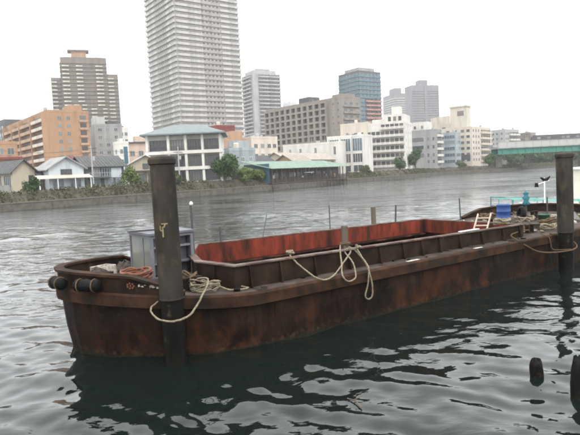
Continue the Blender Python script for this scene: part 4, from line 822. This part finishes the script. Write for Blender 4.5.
# cabin
T = empty('deck_cabin', onb(-.75, 3.0, sheer(-.5)+.01), BA); tag(T, 'pale grey steel cabin with milky window standing on the bow deck behind the left pile', 'cabin')
cw, cd, ch_ = 1.22, 1.5, 1.18; b = MB()
for x0 in (0, cw-.08):
    for y0 in (0, cd-.08): b.box(x0, x0+.08, y0, y0+.08, 0, ch_)
for z in (0, ch_-.08):
    b.box(.083, cw-.083, 0, .08, z, z+.08); b.box(.083, cw-.083, cd-.08, cd, z, z+.08); b.box(0, .08, .083, cd-.083, z, z+.08); b.box(cw-.08, cw, .083, cd-.083, z, z+.08)
b.build('frame', K['steelgrey'], T)
b = MB(); b.box(-.04, cw+.04, -.04, cd+.04, ch_+.003, ch_+.06); b.build('roof', K['steelgrey'], T)
b = MB(); b.box(.025, .045, .083, cd-.083, .083, ch_-.083); b.build('window', K['pane'], T); b = MB(); b.box(.015, .02, .55, .6, .083, ch_-.083); b.build('glazing_bar', K['steelgrey'], T)
b = MB(); b.box(cw-.05, cw-.03, .083, cd-.083, .083, ch_-.083); b.box(.083, cw-.083, cd-.05, cd-.03, .083, ch_-.083); b.box(.083, cw-.083, .3, .32, .083, ch_-.083); b.build('panel', K['steelgrey'], T)
for z in (.4, .82): b = MB(); b.box(.083, cw-.083, .02, .3, z, z+.05); b.build('shelf', K['steelgrey'], T)
b = MB(); b.box(.6, .66, .0, .05, .083, ch_-.083); b.build('mullion', K['steelgrey'], T)
b = MB(); b.beam((-.3, .7, ch_+.1), (.75, .2, ch_+.12), .05, .05); b.build('roof_bar', K['framed'], T)
# lamp post by cabin
T = empty('lamp_post', onb(.62, 3.3, sheer(.62)+.006)); tag(T, 'thin dark pole with a white lamp cap standing beside the grey cabin', 'pole')
b = MB(); b.tube([(0,0,0),(-.02,0,1.93)], .035, 8); b.lathe([(.1,0),(.1,.03),(.04,.05)], 10); b.build('pole', K['framed'], T)
b = MB(); b.lathe([(.01,1.93),(.045,1.94),(.05,1.99),(.03,2.03),(.01,2.04)], 12); b.build('lamp', K['boatwhite'], T, smooth=True)
# crate and clutter next to cabin
T = empty('crate', onb(.75, 4.6, sheer(.7)+.006), BA+.2); tag(T, 'small white topped box behind the lamp pole at the hold corner', 'box'); b = MB(); b.box(-.3,.3,-.3,.3,0,.6); b.build('body', K['steelgrey'], T); b = MB(); b.box(-.33,.33,-.33,.33,.603,.66); b.build('lid', K['boatwhite'], T)
# fenders on the bow
def fender(s, w_, z, L_, r_, ang, label):
    T = empty('fender', onb(s, w_, z), BA+ang); tag(T, label, 'fender', 'black rubber fenders along the bow')
    b = MB(); k = 8; b.tube([(-L_/2,0,0),(-L_/2+.04,0,0),(-L_/4,.008,-.006),(-.02,-.004,.012),(L_/5,.006,-.01),(L_/2-.04,0,0),(L_/2,0,0)], [r_*.7,r_,r_*.94,r_*1.06,r_*.95,r_*1.02,r_*.7], 14); b.build('body', K['rubber'], T, smooth=True)
    for x in (-L_*.3, L_*.3): b = MB(); b.tube([(x, r_*1.06*math.cos(a), r_*1.06*math.sin(a)) for a in np.linspace(0, 6.1, 14)], .016, 5); b.build('lashing', K['ropebr'], T)
def along_bow(t, out):
    p, d = bow_frame(t); nr = Vector((d.y, -d.x, 0)); q = p + nr*out; return q.x, q.y, math.atan2(d.y, d.x)
for t, lb in ((.06, 'short black fender at the very tip of the bow'), (.21, 'black cylindrical fender second from the bow tip')):
    s, w_, a_ = along_bow(t, .19); fender(s, w_, sheer(s)+.17, .62 if t > .1 else .5, .135, a_, lb)
# ropes
rope('mooring_rope', [(-.45,1.1,1.62),(-.5,.5,1.72),(-.62,.2,1.68),(-.86,-.0,1.50),(-1.1,-.12,1.28),(-1.35,-.18,1.12),(-1.62,-.1,1.06),(-1.8,.12,1.08),(-1.86,.4,1.16),(-1.78,.66,1.26),(-1.5,.80,1.35)], .022, 'rope', 'pale rope sagging from the bow deck around the left mooring pile')
rope('mooring_rope', [(2.02,.68,1.93),(1.95,.6,1.9),(2.09,.4,1.66),(2.13,.1,1.51),(2.32,-.12,1.34),(2.7,-.12,1.36),(3.41,.25,1.58),(3.95,.53,1.82),(3.96,.75,1.95),(3.78,.7,1.97)], .021, 'rope', 'pale rope sagging along the coaming between the knot and the timber post')
rope('mooring_rope', [(3.76,.72,1.99),(3.6,.58,1.9),(3.3,.2,1.56),(3.02,-.14,1.33),(3.2,-.15,1.16),(3.46,-.15,1.24),(3.66,.15,1.55),(3.72,.54,1.82),(3.9,.52,1.9)], .021, 'rope', 'pale rope hanging in a loop directly under the timber post')
rope('mooring_rope', [(3.97,.7,1.92),(4.08,.55,1.83),(4.12,.35,1.66),(3.95,-.12,1.43),(3.88,-.16,1.02),(3.77,-.16,.68),(3.92,-.16,.58),(4.04,-.16,.74),(3.98,-.14,1.25),(4.1,.2,1.56),(4.14,.5,1.84)], .021, 'rope', 'long narrow rope loop hanging down the hull right of the timber post')
rope('rope_lashing', ring_pts(3.86,.66,1.95,.11,3,2,.02), .018, 'ropebr', 'blue grey lashing wound about the timber post at coaming height')
rope('rope_knot', ring_pts(2.0,.68,1.92,.055,3,3,.05), .022, 'rope', 'bulky pale knot on the near coaming where the rope begins')
rope('rope_knot', ring_pts(4.2,.5,1.83,.05,2.5,4,.05), .02, 'rope', 'pale knot on the coaming right of the timber post')
rope('mooring_rope', [(13.4,.9,1.42),(12.6,.7,1.5),(12.0,.55,1.5),(11.4,.4,1.45),(11.3,.1,1.32),(11.5,-.16,1.1),(12.08,-.2,.86),(12.7,-.35,.76),(13.2,-.72,.80),(13.6,-.79,.88),(13.88,-.55,1.02),(13.85,-.25,1.15),(13.6,-.13,1.25),(13.3,.05,1.36)], .026, 'ropebr', 'brown rope sagging over the hull side to the right mooring pile')
rope('mooring_rope', [(12.9,.15,1.36),(12.95,-.13,1.25),(13.0,-.18,.9),(13.1,-.3,.8),(13.3,-.75,.84)], .02, 'ropebr', 'thin brown rope dropping down beside the right mooring pile')
rope('rope_coil', ring_pts(-1.55,2.05,1.66,.33,6,5,.10), .03, 'orangepaint', 'rusty orange hose coiled on the bow deck left of the cabin', 'coil')
rope('rope_coil', ring_pts(-.35,.85,1.34,.33,7,6,.12), .017, 'rope', 'pale rope heap on the deck before the hold corner', 'coil')
rope('rope_coil', ring_pts(-.6,1.75,1.38,.42,6,7,.2), .024, 'ropebr', 'brown rope heap at the foot of the grey cabin', 'coil')
rope('rope_coil', ring_pts(11.2,.62,1.84,.24,5,8,.12), .035, 'rope', 'thick pale rope bundle flaked over the near coaming by the ladder', 'coil')
rope('rope_coil', ring_pts(13.0,1.5,1.34,.42,6,9,.14), .035, 'ropebr', 'brown rope heap on the stern deck behind the coaming end', 'coil')
rope('rope_coil', ring_pts(15.5,1.2,1.38,.38,6,10,.16), .035, 'ropebr', 'brown rope heap beside the right mooring pile', 'coil')
rope('rope_coil', ring_pts(15.9,2.6,1.4,.35,5,11,.18), .04, 'rope', 'pale grey rope heap in the middle of the stern deck', 'coil')
rope('mooring_rope', [(-1.0,1.9,1.5),(-.6,1.2,1.62),(-.2,.7,1.5),(.1,.5,1.36),(.5,.35,1.36),(.3,.9,1.4)], .02, 'rope', 'loose pale rope strewn over the deck from the cabin foot to the hold corner')
def debris():
    q = random.Random(21); b = MB()
    for i in range(230):
        if i < 90: s, w_ = q.uniform(-2.2, 0), q.uniform(.9, 5.2)
        elif i < 210: s, w_ = q.uniform(12.8, 18.6), q.uniform(.5, 5.5)
        else: s, w_ = q.uniform(0, 12), q.uniform(.1, .5)
        if s < -1.4 and (w_ < 1.7 or w_ > 4.3): continue
        if -.9 < s < .6 and 2.9 < w_ < 4.6: continue
        if abs(s-15.25) < .35 and abs(w_-3.15) < .35: continue
        k = (0 if s < 1 or s > 12.6 else .35); L_ = q.uniform(.04, .32)*(1-k); t_ = q.uniform(.02, .09)*(1-k); a = q.uniform(0, 3.14); z = sheer(s)+.006+t_/2; dx, dy = L_*math.cos(a)/2, L_*math.sin(a)/2
        b.beam((s-dx, w_-dy, z), (s+dx, w_+dy, z+q.uniform(0, .05)*(k == 0)), t_*q.uniform(1, 2.5), t_, q.choice((0,0,1,1,2,3,4) if i < 210 else (0,1,1,3)))
    o = b.build('debris', [K['wood'], K['deck'], K['rope'], K['rubber'], K['whitemark']], None, loc=(BO[0], BO[1], 0), rz=BA); tag(o, kind='stuff')
debris()
rope('rope_coil', ring_pts(14.5,.75,1.34,.28,5,15,.14), .03, 'rope', 'pale rope tangle on the deck edge just left of the right mooring pile', 'coil')
rope('rope_coil', ring_pts(16.4,4.7,1.4,.34,5,16,.2), .04, 'ropebr', 'dark brown rope heap against the far stern rail', 'coil')
# drum
T = empty('drum', onb(15.25, 3.15, sheer(15.2)+.012)); tag(T, 'bright blue plastic drum standing on the stern deck', 'drum')
b = MB(); b.lathe([(.01,.0),(.27,.01),(.285,.04),(.285,.27),(.297,.285),(.285,.30),(.285,.56),(.297,.575),(.285,.59),(.285,.82),(.295,.84),(.295,.87),(.27,.88),(.265,.86),(.01,.86)], 28); b.build('body', K['bluedrum'], T, smooth=True)
b = MB(); b.lathe([(.035,.861),(.035,.885),(.01,.886)], 10, 0, (.15,.05)); b.build('bung', K['bluedrum'], T)
# tyres
def tyre(loc, rot, label, R_=.28, r_=.09, group=None):
    b = MB(); vs = []; n1, n2 = 24, 10
    for i in range(n1):
        a = 2*math.pi*i/n1
        for j in range(n2): c = 2*math.pi*j/n2; q = R_ + r_*math.cos(c)*(1 if math.cos(c) > 0 else 1.2); vs.append((q*math.cos(a), r_*1.1*math.sin(c), q*math.sin(a)))
    b.add(vs, [(i*n2+j, i*n2+(j+1) % n2, ((i+1) % n1)*n2+(j+1) % n2, ((i+1) % n1)*n2+j) for i in range(n1) for j in range(n2)]); o = b.build('tyre', K['rubber'], None, smooth=True, loc=loc); o.rotation_euler = rot; tag(o, label, 'tyre', group); return o
tyre(onb(15.95, 2.75, sheer(16)+.37), (.1, 0, BA+.9), 'black tyre leaning beside the blue drum')
# cloth on the post
b = MB(); rr_ = random.Random(4); prof = [(.04,-.05),(.17,.0),(.10,.16),(.15,.28),(.07,.40),(.11,.50),(.03,.58)]; vs = []
for r_, z in prof:
    for k in range(10): a = k*.628; q = r_*(1+rr_.uniform(-.3,.35)); vs.append((q*math.cos(a), q*math.sin(a), z+rr_.uniform(-.03,.03)))
b.add(vs, [(i*10+k, i*10+(k+1) % 10, (i+1)*10+(k+1) % 10, (i+1)*10+k) for i in range(6) for k in range(10)]); o = b.build('cloth_bundle', K['tealcloth'], None, smooth=True, loc=onb(16.9, 3.1, 2.12)); tag(o, 'crumpled teal cloth tied round the top of a dark stern post', 'cloth')
# ladder in the hold
T = empty('ladder', (0,0,0)); tag(T, 'pale wooden ladder leaning on the red end wall of the hold', 'ladder')
A0, A1 = onb(10.75, 1.95, .2), onb(11.95, 2.1, 2.12); B0, B1 = onb(11.1, 1.6, .2), onb(12.25, 1.75, 2.12); T.location = A0
for a, c in ((A0, A1), (B0, B1)): b = MB(); b.beam(a-A0, c-A0, .035, .06); b.build('rail', K['ladder'], T)
for i in range(7): t = .08+.14*i; b = MB(); b.beam(A0.lerp(A1, t)-A0, B0.lerp(B1, t)-A0, .04, .04); b.build('rung', K['ladder'], T)
# working clutter
def bucket(s, w_, m_, label):
    T = empty('bucket', onb(s, w_, sheer(s)+.008)); tag(T, label, 'bucket'); b = MB(); b.lathe([(.01,.005),(.11,.0),(.15,.3),(.155,.3),(.14,.28),(.105,.02),(.01,.02)], 16); b.build('body', K[m_], T, smooth=True)
    b = MB(); b.tube([(.15*math.cos(a), 0.02, .3+.13*math.sin(a)) for a in np.linspace(0, 3.14, 9)], .007, 5); b.build('handle', K['framed'], T)
bucket(14.2, 3.0, 'rubber', 'black bucket on the stern deck left of the blue drum'); bucket(-1.35, 3.1, 'rubber', 'black bucket on the bow deck beside the orange hose coil')
def heap(s, w_, rx, h, m_, label, seed, name='tarpaulin'):
    q = random.Random(seed); n1, n2 = 7, 14; vs = []
    for i in range(n1):
        t = i/(n1-1)
        for k in range(n2): a = k*6.283/n2; r_ = rx*(1-t)**.6*(1+.22*math.sin(3*a+seed)+q.uniform(-.12,.12)); vs.append((r_*math.cos(a), r_*.75*math.sin(a), h*t*(1+q.uniform(-.2,.2))))
    b = MB(); b.add(vs, [(i*n2+k, i*n2+(k+1) % n2, (i+1)*n2+(k+1) % n2, (i+1)*n2+k) for i in range(n1-1) for k in range(n2)]); o = b.build(name, K[m_], None, loc=onb(s, w_, sheer(s)+.004), rz=seed); tag(o, label, 'tarpaulin' if name == 'tarpaulin' else 'net')
K['net'] = mat('tangled net', (.075,.06,.045), (.03,.025,.02), scale=14, rough=1, bump=.03); K['tarp'] = mat('faded tarpaulin', (.16,.16,.15), (.09,.09,.085), scale=5, rough=.8, bump=.02)
heap(14.9, 1.9, .5, .28, 'net', 'dark heap of netting on the stern deck in front of the drum', 1, 'net'); heap(16.3, 3.9, .55, .35, 'net', 'brown heap of netting behind the blue drum', 2, 'net'); heap(17.3, 1.4, .5, .42, 'tarp', 'grey tarpaulin bundle by the right mooring pile', 3)
heap(-1.9, 3.9, .45, .3, 'net', 'dark netting heap against the far bow bulwark', 4, 'net'); heap(.55, 3.9, .38, .3, 'tarp', 'crumpled grey tarpaulin between the cabin and the hold', 5); heap(-.75, 5.0, .5, .32, 'net', 'dark netting heap behind the grey cabin', 6, 'net')
b = MB(); b.box(-.28,.28,-.2,.2,0,.03); b.box(-.28,-.25,-.2,.2,.033,.26); b.box(.25,.28,-.2,.2,.033,.26); b.box(-.247,.247,-.2,-.17,.033,.26); b.box(-.247,.247,.17,.2,.033,.26); o = b.build('open_crate', K['whitemark'], None, loc=onb(-1.5, 4.6, sheer(-1.5)+.33), rz=BA+.4); tag(o, 'white open plastic crate by the far bow bulwark', 'crate'); o.location.z = sheer(-1.5)+.008
K['greentub'] = mat('green tub', (.03,.11,.07), (.05,.15,.09), rough=.5)
b = MB(); b.lathe([(.01,.0),(.2,.0),(.24,.3),(.25,.3),(.22,.27),(.19,.02),(.01,.02)], 18); o = b.build('tub', K['greentub'], None, smooth=True, loc=onb(16.6, 2.1, sheer(16.6)+.008)); tag(o, 'green round tub on the stern deck near the right pile', 'tub')
# timber bits and planks
for i, (s, w_, z, L_, a_, lb) in enumerate(((13.9, 2.4, 1.36, 1.6, .5, 'loose grey plank lying across the stern deck'), (14.9, 4.5, 1.38, 1.3, -.2, 'short weathered plank near the far edge of the stern deck'), (12.95, 3.3, 1.36, 1.1, 1.2, 'short plank behind the red end wall of the hold'))):
    b = MB(); b.box(-L_/2, L_/2, -.09, .09, 0, .05); o = b.build('plank', K['wood'], None, loc=onb(s, w_, z), rz=BA+a_); tag(o, lb, 'plank')
b = MB(); b.box(-.5,.5,-.06,.06,0,.02); o = b.build('slat', K['boatwhite'], None, loc=onb(9.35,.64,ctop(9.3)+.056), rz=BA); tag(o, 'short white slat lying on the near coaming left of the ladder', 'slat')
for s, L_, lb in ((5.9,.5,'first pale scrape of bare board on the near side deck'), (9.0,.4,'second pale scrape of board on the near side deck, below the white slat')):
    b = MB(); b.box(-L_/2, L_/2, -.05, .05, 0, .012); o = b.build('pale_board', K['whitemark'], None, loc=onb(s,.06,1.326), rz=BA); tag(o, lb, 'board')

# ------------------------------------------------------------ mooring piles
def pile(x, y, r_, h, lean, label, marks=False):
    T = empty('mooring_pile', (x, y, 0)); tag(T, label, 'mooring pile', 'mooring piles beside the barge'); T.rotation_euler = (0, lean, 0)
    b = MB(); b.lathe([(r_*.96,1.4),(r_*.97,2.2),(r_*.98,h-.16)], 28); b.build('shaft', K['pile'], T, smooth=True)
    b = MB(); b.lathe([(r_*.86,-2.5),(r_*.86,0),(r_*.9,.5),(r_*.90,1.40)], 28); b.lathe([(r_*.90,1.4),(r_*.96,1.403)], 28); b.build('wet_foot', K['pilewet'], T, smooth=True)
    b = MB(); b.lathe([(r_*.98,h-.16),(r_*1.1,h-.14),(r_*1.12,h-.05),(r_*1.02,h),(r_*.6,h+.03),(.01,h+.04)], 28); b.build('cap', K['pile'], T)
    for z in (1.40,): b = MB(); b.lathe([(r_*.975,z),(r_*1.0,z+.01),(r_*1.0,z+.03),(r_*.975,z+.04)], 28); b.build('weld_ring', K['pile'], T)
    if marks:
        b = MB()
        def pt(a, z): return Vector((r_*.985*math.cos(a), r_*.985*math.sin(a), z))
        def st(a0, z0, a1, z1):
            n = 6
            for i in range(n): t0, t1 = i/n, (i+1)/n; b.beam(pt(a0+(a1-a0)*t0, z0+(z1-z0)*t0), pt(a0+(a1-a0)*t1, z0+(z1-z0)*t1), .028, .006, upv=pt((a0+a1)/2, 0))
        c = -1.75
        st(c-.12, 3.02, c-.12, 2.92); st(c-.12, 2.92, c+.16, 2.92); st(c+.08, 3.0, c+.08, 2.78); st(c-.02, 3.06, c+.5, 3.06); st(c+.3, 3.06, c+.18, 2.98); b.build('painted_mark', K['yellow'], T)
    return T
pile(-2.63, 11.97, .268, 4.46, -.008, 'thick dark steel pile with yellow marks in front of the bow', True)
pile(9.92, 20.05, .285, 4.24, -.012, 'dark steel pile at the right edge in front of the stern')
def stump(x, y, r_, h, label, lean=(.05,.08)):
    b = MB(); rr_ = random.Random(int(x*100)); vs = []; n = 16; zs_ = [-1.2, -.02, h*.3, h*.6, h*.82, h*.95, h*1.0]
    for i, z in enumerate(zs_):
        for k in range(n): a = 2*math.pi*k/n; q = r_*(1,1,1.04,.98,.88,.66,.3)[i]*(1+.10*math.sin(2*a+x)+.05*math.sin(5*a+z*9)+rr_.uniform(-.09,.09)); vs.append((q*math.cos(a)+lean[0]*z, q*math.sin(a)+lean[1]*z, z+(rr_.uniform(-.045,.045) if i > 3 else 0)))
    b.add(vs, [(i*n+k, i*n+(k+1) % n, (i+1)*n+(k+1) % n, (i+1)*n+k) for i in range(len(zs_)-1) for k in range(n)] + [tuple(range((len(zs_)-1)*n, len(zs_)*n))]); o = b.build('rotten_stump', K['pilewet'], None, smooth=True, loc=(x, y, 0)); tag(o, label, 'stump', 'rotten pile stumps in the water')
stump(4.5, 10.25, .12, .30, 'rounded rotten timber stump poking from the water at lower right', (-.05,0))
stump(4.76, 9.25, .12, .66, 'taller rotten stump cut by the right edge of the picture')
b = MB(); b.tube([(0,0,.01),(.12,-.16,.03),(.2,-.38,.0)], .012, 5); b.tube([(.1,-.1,.02),(.25,-.02,.05)], .008, 5); o = b.build('floating_twig', K['wood'], None, loc=(.86, 9.55, 0)); tag(o, 'thin forked twig floating in the water in front of the barge', 'twig')

# ------------------------------------------------------------ white boat behind the stern
boat = empty('moored_boat', (11.2, 29.6, 0), R(14)); tag(boat, 'white boat with teal bow rail and long cabin moored beyond the stern of the barge', 'boat')
st_ = [(-.6,.04,1.75),(.3,.7,1.66),(1.6,1.35,1.55),(3.5,1.7,1.45),(7,1.8,1.4),(13,1.7,1.42)]; b = MB(); vs = []
for x, hw, zt in st_:
    for y, z in ((-hw, zt), (-hw*.92, .5), (-hw*.6, -.3), (0, -.45), (hw*.6, -.3), (hw*.92, .5), (hw, zt)): vs.append((x + (0 if z > 1 else .35 if z > 0 else .8)*(x < 1), y, z))
b.add(vs, [(i*7+k, (i+1)*7+k, (i+1)*7+k+1, i*7+k+1) for i in range(5) for k in range(6)] + [tuple(range(6, -1, -1)), tuple(35+k for k in range(7))]); b.build('hull', K['boatwhite'], boat, smooth=False)
b = MB(); vs = []
for x, hw, zt in st_: vs += [(x, -hw+.02, zt-.06), (x, hw-.02, zt-.06)]
b.add(vs, [(2*i, 2*i+1, 2*i+3, 2*i+2)[::-1] for i in range(5)]); b.build('deck', K['boatwhite'], boat)
b = MB()
for sg in (-1, 1): b.tube([(x, sg*(hw-.05), zt+.03) for x, hw, zt in st_], .05, 6)
b.build('gunwale', K['steelgrey'], boat)
for sg in (-1, 1):
    b = MB(); b.tube([(x, sg*max(0, hw-.08), zt+.5) for x, hw, zt in st_[:4]], .022, 6); b.build('bow_rail', K['tealpaint'], boat)
    for x, hw, zt in st_[:4]: b = MB(); b.tube([(x, sg*max(0, hw-.08), zt), (x, sg*max(0, hw-.08), zt+.5)], .022, 6); b.build('rail_post', K['tealpaint'], boat)
# net on the rail
b = MB(); vs = []; n = 18
for i in range(n+1):
    t = i/n*2.999; k = int(t); f = t-k; x = st_[k][0]*(1-f)+st_[k+1][0]*f; hw = st_[k][1]*(1-f)+st_[k+1][1]*f; zt = st_[k][2]*(1-f)+st_[k+1][2]*f; vs += [(x, -hw+.06, zt+.52), (x, -hw+.03, zt+.42+.05*math.sin(i*1.7))]
b.add(vs, [(2*i, 2*i+1, 2*i+3, 2*i+2) for i in range(n)]); b.build('rail_cloth', mat('pale mint net', (.12,.33,.28), (.22,.42,.37), rough=.9), boat)
b = MB(); b.box(5.5, 12.5, -1.4, 1.4, 1.4, 2.05); b.box(5.5, 12.5, -1.4, 1.4, 2.75, 3.45); b.box(5.5, 5.65, -1.4, 1.4, 2.053, 2.747)
for x in np.arange(5.66, 12.3, 1.3): b.box(x, x+.12, -1.4, -1.32, 2.053, 2.747); b.box(x, x+.12, 1.32, 1.4, 2.053, 2.747)
b.build('cabin_wall', mat('cabin ivory', (.60,.57,.48), (.5,.48,.4), scale=1, rough=.5), boat)
for x in np.arange(5.79, 11.6, 1.3): b = MB(); b.box(x, x+1.18, -1.37, -1.35, 2.053, 2.747); b.build('cabin_window', K['glassb'], boat)
b = MB(); b.box(5.7, 12.4, -1.3, 1.3, 1.45, 2.0); b.box(5.3, 12.7, -1.6, 1.6, 3.453, 3.56); b.build('cabin_roof', K['boatwhite'], boat)
b = MB(); b.tube([(2.7,0,1.4),(2.7,0,3.1)], .03, 6); b.tube([(2.2,0,2.75),(3.0,0,2.95)], .018, 5); b.build('mast', K['boatwhite'], boat)
b = MB(); b.tube([(2.45,0,3.12),(2.65,0,3.0),(2.85,0,3.0),(3.05,0,3.16)], [.03,.09,.09,.03], 7); b.tube([(2.2,0,2.62),(2.2,0,2.84)], [.11,.08], 8); b.build('wind_gauge', K['rubber'], boat)

# ------------------------------------------------------------ near quay (behind and right of the viewer)
b = MB(); b.add([(-200,-151,-1.5),(200,143,-1.5),(200,143,2.3),(-200,-151,2.3),(-300,-20-500,2.3),(300,-500,2.3)], [(0,1,2,3),(3,2,5,4)])
tag(b.build('quay', K['conc']), kind='structure')

# ------------------------------------------------------------ air
HZ = bpy.data.materials.new('humid haze'); HZ.use_nodes = True; t = HZ.node_tree; t.nodes.clear(); o_ = t.nodes.new('ShaderNodeOutputMaterial'); pv = t.nodes.new('ShaderNodeVolumePrincipled')
pv.inputs['Color'].default_value = (.97,.98,1,1); pv.inputs['Density'].default_value = .00026; pv.inputs['Anisotropy'].default_value = .2; t.links.new(pv.outputs[0], o_.inputs['Volume'])
b = MB(); b.box(-2600, 2600, -1500, 2600, -4, 150); tag(b.build('haze', HZ), kind='stuff')
